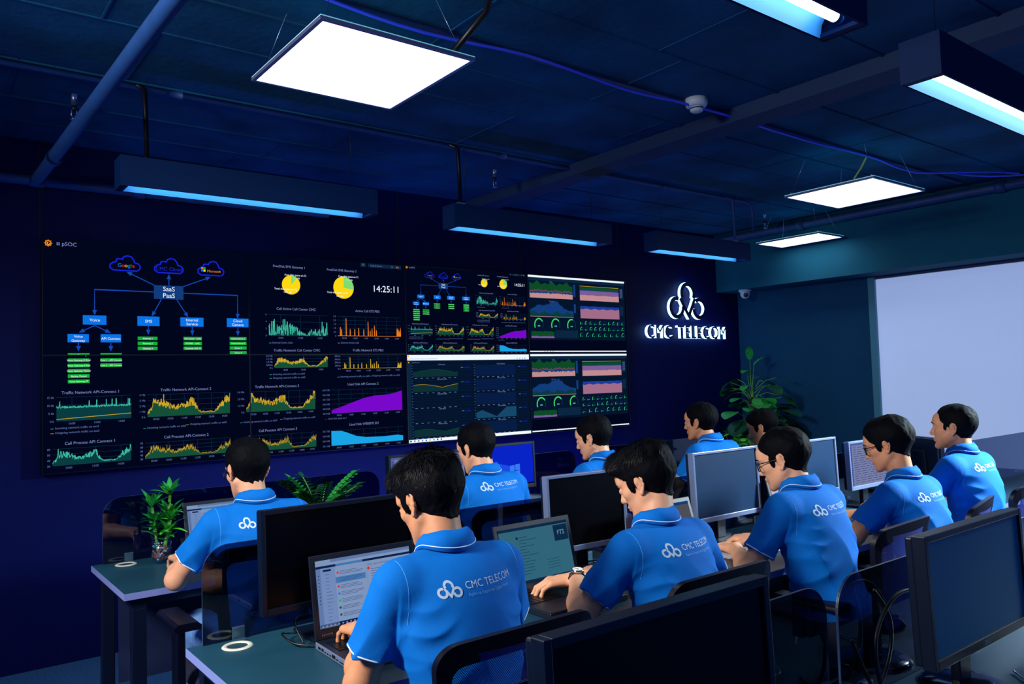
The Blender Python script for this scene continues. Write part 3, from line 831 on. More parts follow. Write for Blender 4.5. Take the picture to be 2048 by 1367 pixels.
LPANEL = mat('light_panel', '#ffffff', .5, emit='#fdffff', es=5.5)
TUBEM = mat('lamp_tube', '#ffffff', .5, emit='#d8f0ff', es=6.)
REFL = mat('reflector_blue', '#4fa8e8', .35, spec=.6)
def build_lights():
    # flat panels hung on wires
    SIL = mat('panel_frame', '#8d97c8', .35, metal=.7)
    for (x0, y0, x1, y1, lab) in ((1.03, 2.255, 1.62, 2.87, 'largest square light panel, hanging nearest at the top left'), (4.59, 2.35, 5.24, 2.955, 'square light panel hanging at the right between cable and bulkhead'), (6.02, 3.57, 6.41, 4.18, 'small light panel furthest away, close to the bulkhead')):
        cx, cy = (x0+x1)/2, (y0+y1)/2; hx, hy = (x1-x0)/2, (y1-y0)/2; z = 2.615
        t = thing('light_panel', lab, 'light panel', (cx, cy, z), group='hanging light panels')
        b = B(); w = .014
        for lo, hi in (((-hx, -hy, 0), (hx, -hy+w, .012)), ((-hx, hy-w, 0), (hx, hy, .012)), ((-hx, -hy+w, 0), (-hx+w, hy-w, .012)), ((hx-w, -hy+w, 0), (hx, hy-w, .012))): b.box(lo, hi, SIL)
        b.build('frame', t)
        b = B(); b.box((-hx+.001, -hy+.001, .0121), (hx-.001, hy-.001, .016), mat('panel_back_glow', '#c8e8f0', .5, emit='#58c8e0', es=.55)); b.build('back_plate', t)  # glow added to the back plate to throw a halo on the ceiling
        b = B(); b.quad((-hx+w, -hy+w, .003), (-hx+w, hy-w, .003), (hx-w, hy-w, .003), (hx-w, -hy+w, .003), LPANEL); b.build('diffuser', t)
        for sx in (-1, 1):
            for sy in (-1, 1):
                b = B(); b.tube([(sx*(hx-.03), sy*(hy-.03), .016), (sx*(hx-.10), sy*(hy-.10), ZC-z-.012)], .0012, METALB, 5); b.tube([(sx*(hx-.03), sy*(hy-.03), .014), (sx*(hx-.03), sy*(hy-.03), .030)], .004, METALB, 6); b.build('hanging_wire', t)
    # tube lamps in open boxes
    spots = (([.742, 1.975], 3.725, 'far tube lamp at the left, in front of the big flow chart'), ([2.49, 3.745], 3.775, 'far tube lamp in the middle, above the mini dashboard'), ([4.19, 5.27], 3.775, 'far tube lamp on the right, above the wall sign'),
             ([.72, 1.97], 1.065, 'near tube lamp cut by the top edge, its tube end showing'), ([2.475, 3.73], 1.105, 'near tube lamp cut by the right edge of the view'))
    BOXM = mat('lamp_box', '#03204c', .6, spec=.1, noise_amt=.05, noise_scale=6)
    for (xs, y, lab) in spots:
        L = (xs[1]-xs[0])/2; cx = (xs[0]+xs[1])/2; w = .062; h = .13; z0 = 2.357
        t = thing('tube_lamp', lab, 'tube lamp', (cx, y, z0), group='hanging tube lamps')
        b = B(); e = .004
        b.box((-L, -w, 0), (L, -w+e, h), BOXM); b.box((-L, w-e, 0), (L, w, h), BOXM); b.box((-L, -w, h), (L, w, h+e), BOXM)
        b.box((-L, -w+e, 0), (-L+e, w-e, h), BOXM); b.box((L-e, -w+e, 0), (L, w-e, h), BOXM); b.build('housing', t)
        b = B(); pr = [(-w+.008, .001), (-w+.014, .035), (-.02, .072), (.02, .072), (w-.014, .035), (w-.008, .001)]
        vs = [(sx*(L-.03), yy, zz) for sx in (-1, 1) for yy, zz in pr]; n = len(pr)
        b.add(vs, [(i, i+1, n+i+1, n+i) for i in range(n-1)], REFL, True); b.build('reflector', t)
        b = B(); b.box((-L+.006, -w+.006, .001), (-L+.032, w-.006, .012), BOXM); b.build('end_plate', t); b = B(); b.box((L-.032, -w+.006, .001), (L-.006, w-.006, .012), BOXM); b.build('end_plate', t)
        b = B(); b.tube([(-L+.05, 0, .035), (L-.05, 0, .035)], .014, TUBEM, 14); b.build('tube', t)
        for sx in (-1, 1):
            b = B(); b.tube([(sx*(L-.05), 0, .035), (sx*(L-.028), 0, .035)], .0145, METALB, 14); b.build('tube_cap', t)
            b = B(); b.tube([(sx*(L-.12), 0, h), (sx*(L-.12), 0, ZC-z0)], .0014, METALD, 5); b.build('hanging_wire', t)

# ------------------------------------------------------------------ wall sign
def build_sign():
    SIDE = emis('sign_edge', '#9fd8ff', 4.0); FACE = mat('sign_face', '#060b38', .4)
    t = thing('wall_sign', 'backlit company sign with cloud emblem glowing on the dark front wall', 'sign', (6.0, YB-.045, 2.17))
    def solid(vs, fs, name, dep=.032):
        b = B(); P = [(x, 0, z) for x, z in vs]; b.add(P, [tuple(reversed(f)) for f in fs], FACE)
        from collections import Counter
        c = Counter(); dirn = {}
        for f in fs:
            for i in range(len(f)):
                e = (f[i], f[(i+1) % len(f)]); k = tuple(sorted(e)); c[k] += 1; dirn[k] = e
        for k, n_ in c.items():
            if n_ == 1:
                i, j = dirn[k]
                b.quad((vs[i][0], 0.0015, vs[i][1]), (vs[j][0], 0.0015, vs[j][1]), (vs[j][0], dep, vs[j][1]), (vs[i][0], dep, vs[i][1]), SIDE)
        return b.build(name, t)
    def weld(vs, fs):
        m = {}; out = []; idx = []
        for v in vs:
            k = (round(v[0], 5), round(v[1], 5))
            if k not in m: m[k] = len(out); out.append(v)
            idx.append(m[k])
        return out, [tuple(idx[i] for i in f) for f in fs if len(set(idx[i] for i in f)) > 2]
    s = .195
    for pts, w in emblem_strokes():
        vs, fs = stroke2d([(x*s, y*s) for x, y in pts], w*s*.72); solid(vs, fs, 'emblem_stroke')
    glyph = []; tot = 0
    for ch in 'CMC TELECOM':
        if ch == ' ': glyph.append(None); tot += .062; continue
        vs, fs = text2d(ch, .176); vs, fs = weld(vs, fs); w_ = max(v[0] for v in vs); glyph.append((vs, fs, w_)); tot += w_+.020
    k = 1.18/tot; x = -.590
    for g in glyph:
        if g is None: x += .062*k; continue
        solid([(x+a*k, -.345+c) for a, c in g[0]], g[1], 'letter'); x += (g[2]+.020)*k
# ------------------------------------------------------------------ display pictures
E_BG = emis('pic_bg', '#02061c', 1); E_GRID = emis('pic_grid', '#0e3450', 1)
E_WHITE = emis('pic_white', '#e6f0ff', 1.1); E_TXT = emis('pic_text', '#8090cc', .85); E_DIM = emis('pic_text_dim', '#5f74b0', .9)
E_BLUE = emis('pic_blue', '#0a74e6', 1); E_LINE = emis('pic_line', '#1548b0', 1); E_CLOUD = emis('pic_cloud', '#1420c8', 1.2)
E_GREEN = emis('pic_green', '#14b03a', 1); E_GDK = emis('pic_green_area', '#083c40', 1); E_GLN = emis('pic_green_line', '#3cb8a0', 1); E_GR2 = emis('pic_green_area2', '#145038', 1)
E_YEL = emis('pic_yellow', '#ffd814', 1); E_YLN = emis('pic_yellow_line', '#d0a828', 1); E_LG = emis('pic_lightgreen', '#7fdc70', 1)
E_ORA = emis('pic_orange', '#f08018', 1); E_PUR = emis('pic_purple', '#7a08cc', 1); E_CYA = emis('pic_cyan', '#18a4e6', 1); E_RED = emis('pic_red', '#e02828', 1)
E_GLO = emis('pic_gauge', '#3ee070', 1); E_BGT = emis('pic_teal_bg', '#04142c', 1); E_PNK = emis('pic_pink', '#a06c88', 1); E_PKL = emis('pic_salmon', '#c08c90', 1); E_VIO = emis('pic_violet', '#7a5a98', 1)
E_DGR = emis('pic_dark_green', '#0c4a28', 1); E_NAV = emis('pic_navy', '#123c7c', 1); E_BL2 = emis('pic_blue2', '#1c3ca0', 1); E_FNT = emis('pic_faint', '#0a2640', 1)

class Pic:
    """draws flat picture elements in u (right), v (down) metres at a depth"""
    def __init__(s, ou=0, ov=0, sc=1.): s.b = B(); s.ou = ou; s.ov = ov; s.sc = sc; s.k = 0
    def P(s, u, v, l): return (s.ou+u*s.sc, -.0012-l*.0005, -(s.ov+v*s.sc))
    def rect(s, u0, v0, u1, v1, m, l=1):
        s.b.quad(s.P(u0, v1, l), s.P(u1, v1, l), s.P(u1, v0, l), s.P(u0, v0, l), m)
    def poly(s, pts, m, l=1): s.b.poly([s.P(u, v, l) for u, v in pts], m)
    def line(s, pts, w, m, l=2, closed=False):
        if closed: pts = pts+[pts[0]]
        vs, fs = stroke2d(pts, w); s.b.add([s.P(u, v, l) for u, v in vs], fs, m)
    def area(s, xs, ys, base, m, l=1):
        n = len(xs); vs = [s.P(x, y, l) for x, y in zip(xs, ys)]+[s.P(x, base, l) for x in xs]
        s.b.add(vs, [(i, n+i, n+i+1, i+1) for i in range(n-1)], m)
    def text(s, u, v, t, size, m, align='CENTER', l=3):
        vs, fs = text2d(t, size, align); s.b.add([s.P(u+x, v-y, l) for x, y in vs], [tuple(reversed(f)) for f in fs], m)
    def arrow(s, a, b, w, m, head=.02):
        s.line([a, b], w, m)
        dx, dy = b[0]-a[0], b[1]-a[1]; L = math.hypot(dx, dy); dx /= L; dy /= L
        s.poly([(b[0]+dx*head*.5, b[1]+dy*head*.5), (b[0]-dx*head-dy*head*.6, b[1]-dy*head+dx*head*.6), (b[0]-dx*head+dy*head*.6, b[1]-dy*head-dx*head*.6)], m, 2)
    def build(s, name, parent, off=(0, 0)):
        s.b.v = [(x-off[0], y, z+off[1]) for x, y, z in s.b.v]
        return s.b.build(name, parent)

def wave(kind, n, R):
    ys = []
    for i in range(n):
        t = i/(n-1)
        if kind == 'flat': y = .58+.05*R.uniform(-1, 1)+(.28 if R.random() < .03 else 0)
        elif kind == 'day':      # busy morning, lunch dip, busy again
            if t < .06: e = .12+t*4
            elif t < .55: e = .42+.10*math.sin(t*14)
            elif t < .63: e = .42-(t-.55)/.08*.32
            elif t < .80: e = .10
            else: e = .10+(t-.80)/.2*.55
            y = e*1.25+R.uniform(-1, 1)*e*.42+(.25 if R.random() < .03 and e > .3 else 0)
        elif kind == 'call':
            e = .35+.15*math.sin(t*9) if t < .55 else (.08 if t < .68 else (.18 if t < .9 else .45))
            y = max(0, R.uniform(0, 1)**1.3*e*1.9)
        elif kind == 'spike':
            y = .02
            for c, h in ((.04, .45), (.06, .35), (.13, .9), (.19, .35), (.26, .35), (.32, .42), (.40, .35), (.47, .75), (.50, .3), (.53, .4), (.57, .55), (.60, .32)):
                if abs(t-c) < .006: y = h
            if t > .93: y = .1+.4*R.random()
        elif kind == 'soft': y = .5+.3*math.sin(t*7+1)*math.sin(t*3)
        ys.append(max(0, min(1, y)))
    return ys

def chart(p, u0, v0, u1, v1, title, tu, tv, kind, R, area=None, line=None, ylab=(), xlab=(), n=240, legend=None, area2=None, ts=.0225, grid=E_GRID):
    w, h = u1-u0, v1-v0
    ny = max(2, len(ylab)-1); nx = max(3, len(xlab))
    for i in range(ny+1): p.rect(u0, v0+h*i/ny-.0008, u1, v0+h*i/ny+.0008, grid, 1)
    for i in range(nx): x = u0+w*(i+.6)/nx; p.rect(x-.0008, v0, x+.0008, v1, grid, 1)
    for i, t in enumerate(ylab): p.text(u0-.012, v0+h*i/ny+.006, t, .0155, E_DIM, 'RIGHT')
    for i, t in enumerate(xlab): p.text(u0+w*(i+.6)/nx, v1+.020, t, .0155, E_DIM)
    if title: p.text(tu, tv+.008, title, ts, E_TXT)
    if kind:
        xs = [u0+w*i/(n-1) for i in range(n)]; y = wave(kind, n, R); ys = [v1-h*a for a in y]
        if area: p.area(xs, ys, v1, area, 2)
        if line: p.line(list(zip(xs, ys)), .0026, line, 3)
        if area2: p.area(xs, [v1-h*a*.8 for a in y], v1, area2, 4)
    if legend:
        for (lu, lv, t, c) in legend:
            p.rect(lu-.022, lv-.0035, lu-.008, lv-.0015, c, 2); p.text(lu, lv, t, .0160, E_DIM, 'LEFT')

def cloud(p, u0, u1, v0, v1):
    w, h = u1-u0, v1-v0
    pts = [(.12, .95), (.02, .80), (.02, .62), (.12, .46), (.20, .44), (.24, .24), (.34, .22), (.40, .26), (.46, .08), (.58, .0), (.70, .06), (.78, .26), (.80, .42), (.92, .48), (.99, .64), (.97, .82), (.88, .95)]
    p.line([(u0+w*a, v0+h*b) for a, b in pts], .007, E_CLOUD, closed=True)

def dashboard(ou, ov, sc, seed=11):
    """the flow chart and traffic charts; returns (name, Pic, centre u)"""
    out = []; R = random.Random(seed)
    N = lambda: Pic(ou, ov, sc)
    p = N()
    for i in range(8):
        a = i*PI/4; p.poly([(.030+.021*math.cos(a), .028+.021*math.sin(a)), (.030+.012*math.cos(a+.4), .028+.012*math.sin(a+.4)), (.030+.012*math.cos(a-.4), .028+.012*math.sin(a-.4))], E_ORA, 1)
    p.line(arc(.030, .028, .013, 0, 360, 20), .006, E_ORA, 2); p.line(arc(.031, .029, .006, 0, 270, 10), .003, E_YEL, 2)
    for i in (0, 1):
        for j in (0, 1): p.rect(.070+i*.009, .021+j*.009, .076+i*.009, .027+j*.009, E_TXT, 2)
    p.text(.096, .037, 'pSOC', .030, E_TXT, 'LEFT'); out.append(('page_header', p))
    p = N(); cloud(p, .332, .497, .069, .160)
    u = .376
    for ch, m in zip('Google', (E_BLUE, E_RED, E_YEL, E_BLUE, E_GREEN, E_RED)):
        p.text(u, .136, ch, .030, m, 'LEFT'); u += {'G': .021, 'l': .008}.get(ch, .0158)
    out.append(('cloud_icon', p)); p = N(); cloud(p, .570, .736, .068, .160)
    p.text(.653, .142, 'CMC Cloud', .030, E_CLOUD)
    out.append(('cloud_icon', p)); p = N(); cloud(p, .816, .976, .068, .160)
    for i, m in enumerate((E_ORA, E_GREEN, E_BLUE, E_YEL)): p.rect(.838+.014*(i % 2), .108+.014*(i//2), .850+.014*(i % 2), .120+.014*(i//2), m, 2)
    p.text(.875, .137, 'Microsoft', .021, E_ORA, 'LEFT'); out.append(('cloud_icon', p))
    p = N()
    p.rect(.569, .231, .734, .312, E_NAV, 1); p.text(.652, .264, 'SaaS', .038, E_WHITE); p.text(.652, .303, 'PaaS', .038, E_WHITE)
    for a, b in (((.57, .232), (.43, .166)), ((.652, .231), (.652, .172)), ((.734, .232), (.885, .170)), ((.61, .312), (.560, .408)), ((.695, .312), (.755, .408))): p.arrow(a, b, .005, E_LINE)
    p.line([(.569, .272), (.256, .272), (.256, .395)], .005, E_LINE); p.arrow((.256, .38), (.256, .408), .005, E_LINE)
    p.line([(.734, .272), (1.056, .272), (1.056, .395)], .005, E_LINE); p.arrow((1.056, .38), (1.056, .408), .005, E_LINE)
    for (u0, v0, u1, v1, tt) in ((.197, .418, .316, .470, ['Voice']), (.478, .417, .598, .472, ['SMS']), (.715, .417, .849, .471, ['Internal', 'Service']), (.989, .416, 1.123, .470, ['Cloud', 'Camera']), (.122, .524, .227, .570, ['Voice', 'Gateway']), (.286, .523, .391, .569, ['API Connect'])):
        p.rect(u0, v0, u1, v1, E_BLUE, 1)
        for i, t in enumerate(tt): p.text((u0+u1)/2, (v0+v1)/2+.008+(i-(len(tt)-1)/2)*.024, t, .023 if u1-u0 > .11 else .019, E_WHITE)
    p.arrow((.256, .475), (.185, .512), .005, E_LINE); p.arrow((.256, .475), (.33, .512), .005, E_LINE)
    for u, v0, v1 in ((.175, .572, .610), (.338, .572, .610), (.536, .474, .515), (.783, .474, .515), (1.056, .474, .515)): p.arrow((u, v0), (u, v1), .005, E_LINE)
    cols = [(.123, .230, .630, 6, ['Voice Gateway', 'Voice Gateway D Pool', 'Voice Gateway S Pool', 'Voice Gateway Manual', 'Backup Manual', 'Voice Gateway ST']), (.285, .394, .630, 3, ['', 'Core 1 - API Connect', 'Core 2 - API Connect']), (.479, .586, .535, 3, ['Gateway 1', 'Gateway 2', 'Gateway 3']), (.732, .838, .534, 3, ['Call Center - CMC', 'ETS PBX - CMC', 'Customer GW V1']), (1.005, 1.109, .532, 4, ['Camera Server 1', 'Camera Server 2', 'Server 3', 'Server 4'])]
    for (u0, u1, v, n, tx) in cols:
        for i in range(n): p.rect(u0, v+i*.0292, u1, v+i*.0292+.0195, E_GREEN, 1); p.text((u0+u1)/2, v+i*.0292+.0145, tx[i], .0125, E_WHITE) if tx[i] else None
    out.append(('flow_chart', p))
    hh = ['10:00', '12:00', '14:00']; h6 = ['09:00', '10:00', '11:00', '12:00', '13:00', '14:00']
    inn, outn = 'Incoming network traffic on', 'Outgoing network traffic on'
    p = N(); chart(p, .068, .871, .442, 1.0, 'Traffic Network API-Connect 1', .235, .846, 'flat', R, E_GDK, E_GLN, ['15 kb', '10 kb', '5 kb', '0 b'], hh, legend=[(.062, 1.043, inn+' ens3', E_GLN), (.062, 1.068, outn+' ens3', E_YLN)])
    p.line([(.068, .990), (.442, .972)], .003, E_YLN, 5); out.append(('traffic_chart', p))
    p = N(); chart(p, .050, 1.150, .440, 1.240, 'Call Process API Connect 1', .232, 1.122, 'day', R, E_GDK, E_GLN, ['60', '50', '40', '30'], hh); out.append(('call_chart', p))
    p = N(); chart(p, .529, .872, 1.001, 1.0, 'Traffic Network API-Connect 2', .745, .846, 'day', R, E_GR2, E_YLN, ['4 Mb', '3 Mb', '2 Mb', '1 Mb', '0 b'], h6, legend=[(.528, 1.068, inn+' eth0', E_GLN), (.765, 1.060, outn+' eth0', E_YLN)]); out.append(('traffic_chart', p))
    p = N(); chart(p, .515, 1.150, 1.002, 1.240, 'Call Process API-Connect 2', .745, 1.122, 'day', R, E_YLN, None, ['70', '60', '50', '40', '30'], h6, area2=E_GR2); out.append(('call_chart', p))
    p = N(); chart(p, 1.102, .875, 1.558, 1.0, 'Traffic Network API-Connect 3', 1.303, .844, 'day', R, E_GR2, E_YLN, ['3.0 Mb', '2.0 Mb', '1.0 Mb', '0 b'], h6, legend=[(1.085, 1.066, inn+' eth0', E_GLN), (1.34, 1.058, outn+' eth0', E_YLN)]); out.append(('traffic_chart', p))
    p = N(); chart(p, 1.140, 1.150, 1.560, 1.245, 'Call Process API Connect 3', 1.304, 1.120, 'day', R, E_YLN, None, ['70', '60', '50', '40'], h6, area2=E_GR2); out.append(('call_chart', p))
    p = N(); chart(p, 1.251, .384, 1.654, .519, 'Call Active Call Center CMC', 1.439, .345, 'call', R, E_GDK, E_GLN, ['6', '4', '2', '0'], hh, n=150, legend=[(1.276, .570, 'External Active Calls', E_GLN)]); out.append(('call_chart', p))
    p = N(); chart(p, 1.727, .384, 2.213, .517, 'Active Call ETS PBX', 1.954, .343, 'spike', R, E_ORA, None, ['2.5', '2.0', '1.5', '1.0', '0.5', '0'], h6, n=330, legend=[(1.75, .568, 'External Active Calls', E_ORA)]); out.append(('call_chart', p))
    p = N(); chart(p, 1.286, .650, 1.651, .726, 'Traffic Network Call Center CMC', 1.441, .614, 'day', R, E_GR2, E_YLN, ['2.0 Mb', '1.5 Mb', '1.0 Mb', '500 kb', '0 b'], hh, legend=[(1.276, .772, inn+' eth0', E_GLN), (1.276, .796, outn+' eth0', E_GLN)]); out.append(('traffic_chart', p))
    p = N(); chart(p, 1.755, .653, 2.211, .738, 'Traffic Network ETS PBX', 1.953, .613, 'spike', R, E_YLN, None, ['400 kb', '300 kb', '200 kb', '100 kb', '0 b'], h6, n=330, legend=[(1.742, .797, inn+' eth0', E_GLN), (1.98, .795, outn+' eth0', E_GLN)]); out.append(('traffic_chart', p))
    p = N(); chart(p, 1.673, .880, 2.210, 1.035, 'Used Disk API Connect 2', 1.909, .844, None, R, ylab=['60.3 GB', '60.2 GB', '60.1 GB', '60.0 GB', '60.0 GB', '59.9 GB'], xlab=h6, legend=[(1.648, 1.075, 'Used disk space on /', E_PUR)])
    xs = [1.673, 1.75, 1.85, 1.92, 1.99, 2.08, 2.15, 2.21]; p.area(xs, [1.015, .992, .960, .940, .928, .924, .915, .898], 1.035, E_PUR, 2); out.append(('disk_chart', p))
    p = N(); chart(p, 1.668, 1.152, 2.212, 1.250, 'Used Disk WEBSMS 201', 1.909, 1.116, None, R, ylab=['30.1 GB', '29.9 GB', '29.5 GB', '29.1 GB'], xlab=h6)
    p.area([1.668, 1.74, 1.78, 1.85, 1.92, 2.05, 2.17, 2.212], [1.152, 1.155, 1.168, 1.196, 1.208, 1.212, 1.208, 1.216], 1.250, E_CYA, 2); out.append(('disk_chart', p))
    for (cu, cv, r, f, tt, tu) in ((1.406, .188, .062, 40, 'FreeDisk SMS Gateway 1', 1.394), (1.777, .188, .075, 100, 'FreeDisk SMS Gateway 2', 1.766)):
        p = N(); p.text(tu, .078, tt, .0215, E_TXT)
        p.poly([(cu+r*math.cos(math.radians(a)), cv+r*math.sin(math.radians(a))) for a in range(0, 360, 6)], E_YEL, 1)
        p.poly([(cu, cv)]+[(cu+r*math.sin(math.radians(a)), cv-r*math.cos(math.radians(a))) for a in range(0, f+1, 5)], E_LG, 2)
        p.text(cu+r*.5, cv-r*.95, 'Free disk space on C:', .017, E_WHITE); p.text(cu+r*.6, cv-r*.65, '11.1 GB', .014, E_WHITE)
        p.text(cu-r*.6, cv+r*.55, 'Total disk space on C:', .017, E_WHITE); p.text(cu-r*.4, cv+r*.85, '128.1 GB', .014, E_WHITE); out.append(('pie_chart', p))
    p = N(); p.text(2.103, .205, '14:25:11', .064, E_WHITE); out.append(('clock', p))
    p = N(); p.rect(1.906, .010, 1.948, .036, E_FNT, 1); p.rect(1.965, .010, 2.225, .036, E_FNT, 1); p.line(arc(1.927, .021, .006, 0, 360, 10), .003, E_DIM); p.text(1.985, .029, 'Last 6 hours', .018, E_DIM, 'LEFT'); p.text(2.185, .029, '5m', .018, E_ORA, 'LEFT'); p.line(arc(2.155, .022, .006, 0, 300, 10), .002, E_DIM); out.append(('toolbar', p))
    return out

def gauge(p, u, v, r, frac, lw):
    p.line(arc(u, -v, r, 200, -20, 22), lw*.25, E_GDK) if False else None
    a1 = 205-frac*230
    pts = [(u+r*.86*math.cos(math.radians(a)), v-r*math.sin(math.radians(a))) for a in np.linspace(205, a1, 16)]
    p.line(pts, lw, E_GLO, 3)
    pts = [(u+r*.86*math.cos(math.radians(a)), v-r*math.sin(math.radians(a))) for a in np.linspace(a1, -25, 8)]
    p.line(pts, lw*.35, E_NAV, 2)
    p.rect(u-r*.25, v+r*.05, u+r*.25, v+r*.22, E_GDK if lw < .004 else E_GLN, 2)

def server_board(ou, ov, seed):
    out = []; R = random.Random(seed); N = lambda: Pic(ou, ov, 1.)
    W, H_ = 1.110, .630
    p = N(); p.rect(.010, .004, W, .020, E_WHITE, 3); p.rect(.010, H_-.012, W, H_-.003, E_WHITE, 3); p.rect(.010, .022, W, .53, E_BGT, 0); p.rect(.010, .024, W, .044, E_FNT, 1)
    for i, m in enumerate((E_BLUE, E_CYA, E_RED, E_GREEN)): p.rect(.16+i*.03, H_-.011, .168+i*.03, H_-.004, m, 4)
    out.append(('browser_frame', p))
    # stacked area
    p = N(); n = 80; xs = [.024+.465*i/(n-1) for i in range(n)]
    p.area(xs, [.06+.018*math.sin(i*.35)*math.sin(i*.11)+.006*R.random() for i in range(n)], .170, E_DGR, 1)
    a = [.122+.020*R.random() for i in range(n)]
    p.area(xs, [y-.008 for y in a], .172, emis('pic_dull_red', '#7c4450', 1), 2); p.area(xs, a, .172, E_NAV, 3); p.area(xs, [.142+.010*R.random() for i in range(n)], .187, E_PKL, 4)
    p.rect(.500, .060, .522, .165, E_NAV, 1); p.text(.25, .055, 'CPU', .014, E_DIM); out.append(('area_chart', p))
    p = N(); u0, u1 = .573, 1.038
    p.rect(u0, .066, u1, .069, E_YLN, 2); p.rect(u0, .074, u1, .100, E_DGR, 1); p.rect(u0, .100, u1, .104, E_BL2, 2)
    xs = [u0+(u1-u0)*i/30 for i in range(31)]; p.area(xs, [.104+.002*R.random() for _ in xs], .190, E_VIO, 2); p.area(xs, [.140+.006*R.random() for _ in xs], .190, E_PKL, 3)
    p.rect(1.050, .070, 1.090, .160, E_FNT, 1)
    for i in range(9): p.rect(1.053, .074+i*.009, 1.085, .077+i*.009, E_DIM, 2)
    out.append(('area_chart', p))
    p = N(); n = 60; xs = [.024+.470*i/(n-1) for i in range(n)]
    p.area(xs, [.330-(.085*math.exp(-((i-33)/12)**2)+.045*math.exp(-((i-12)/9)**2)+.045)*(.85+.15*R.random()) for i in range(n)], .338, E_NAV, 1)
    p.area(xs, [.330-.024*(1+.8*math.sin(i*.4)*R.random()) for i in range(n)], .338, E_GDK, 2); p.rect(.024, .337, .494, .340, E_PKL, 3); p.rect(.500, .225, .522, .30, E_NAV, 1); p.text(.25, .215, 'Memory', .014, E_DIM)
    out.append(('area_chart', p))
    p = N(); p.rect(u0, .222, u1, .240, E_BGT, 1); xs = [u0+(u1-u0)*i/30 for i in range(31)]; p.area(xs, [.236+.004*R.random() for _ in xs], .27, E_BL2, 2); p.area(xs, [.262+.004*math.sin(i) for i in range(31)], .342, E_PNK, 3); p.rect(1.050, .225, 1.090, .31, E_FNT, 1)
    out.append(('area_chart', p))
    for u, f in ((.112, .74), (.292, .72), (.468, .58)):
        p = N(); gauge(p, u, .408, .052, f, .010); out.append(('gauge', p))
    for r_, v in enumerate((.375, .425, .478)):
        n = (10, 10, 8)[r_]
        for i in range(n): p = N(); out.append(('gauge', p)); gauge(p, .585+(.495/(n-1))*i, v+.012, .020 if r_ < 2 else .024, R.choice((.12, .35, .5, .28)), .0045)
    p = N(); n = 50; xs = [.030+.245*i/(n-1) for i in range(n)]
    p.area(xs, [.455+.010*R.random() for _ in xs], .512, E_DGR, 1); p.area(xs, [.495+.008*R.random() for _ in xs], .514, E_VIO, 2); p.rect(.285, .448, .540, .512, E_FNT, 1); out.append(('area_chart', p))
    return out

def browser_board(ou, ov, seed):
    out = []; R = random.Random(seed); N = lambda: Pic(ou, ov, 1.)
    p = N(); p.rect(.004, .006, 1.122, .046, E_WHITE, 3); p.rect(.004, .612, 1.122, .634, E_WHITE, 3); p.rect(.004, .047, 1.122, .611, E_BGT, 0); p.rect(.004, .047, .034, .611, E_FNT, 1)
    for i, m in enumerate((E_BG, E_TXT, E_TXT, E_TXT, E_BLUE, E_YLN, E_CYA, E_BL2, E_RED)): p.rect(.014+i*.032, .617, .026+i*.032, .629, m, 4)
    for i, m in enumerate((E_CYA, E_TXT, E_TXT, E_BLUE)): p.rect(1.0+i*.026, .032, 1.008+i*.026, .040, m, 4)
    p.rect(.010, .034, .26, .037, E_TXT, 4); p.rect(.010, .012, .020, .020, E_ORA, 4); p.text(.045, .066, 'Dashboard', .014, E_DIM, 'LEFT'); p.rect(.012, .056, .022, .066, E_YLN, 2); out.append(('browser_frame', p))
    for c in (0, 1):
        for r in range(5):
            p = N(); u0 = .050+c*.545; u1 = u0+.385; v0 = .085+r*.108; v1 = v0+.080
            for i in range(5): p.rect(u0, v0+(v1-v0)*i/4-.0006, u1+.13, v0+(v1-v0)*i/4+.0006, E_FNT, 1)
            xs = [u0+(u1-u0)*i/24 for i in range(25)]
            if (c, r) in ((0, 0), (0, 1), (0, 4)):
                ys = [v1-(v1-v0)*(.35+.3*abs(math.sin(i*.14+r))) for i in range(25)]; p.area(xs, ys, v1, emis('pic_faint_green', '#0c3034', 1), 2); p.line(list(zip(xs, ys)), .002, E_GR2 if r != 1 else E_YLN, 3)
            elif (c, r) in ((1, 3),):
                ks = [(0, .55), (.15, .75), (.5, .1), (.75, .95), (1, .98)]; p.area([u0+(u1-u0)*a for a, b in ks], [v1-(v1-v0)*b for a, b in ks], v1, emis('pic_faint_cyan', '#16486c', 1), 2)
            elif c == 1: p.rect(u0, v0, u1, v1, emis('pic_faint_navy', '#071c44', 1), 1)
            for i in range(8): p.rect(u0+(u1-u0)*(i+.3)/8, v1+.009, u0+(u1-u0)*(i+.3)/8+.018, v1+.012, E_TXT, 2)
            for i in range(5): p.rect(u0-.012, v0+(v1-v0)*i/4-.002, u0-.004, v0+(v1-v0)*i/4+.001, E_DIM, 2)
            p.text(u0+.245, v0-.004, R.choice(('Network traffic', 'CPU utilization', 'Disk space', 'Memory usage')), .013, E_TXT)
            p.text(u1+.085, v0+.022, '%d.%d Gb' % (R.randint(1, 9), R.randint(0, 9)), .017, E_CLOUD); p.rect(u1+.03, v0+.014, u1+.05, v0+.018, E_DIM, 2)
            out.append(('faint_chart', p))
    return out

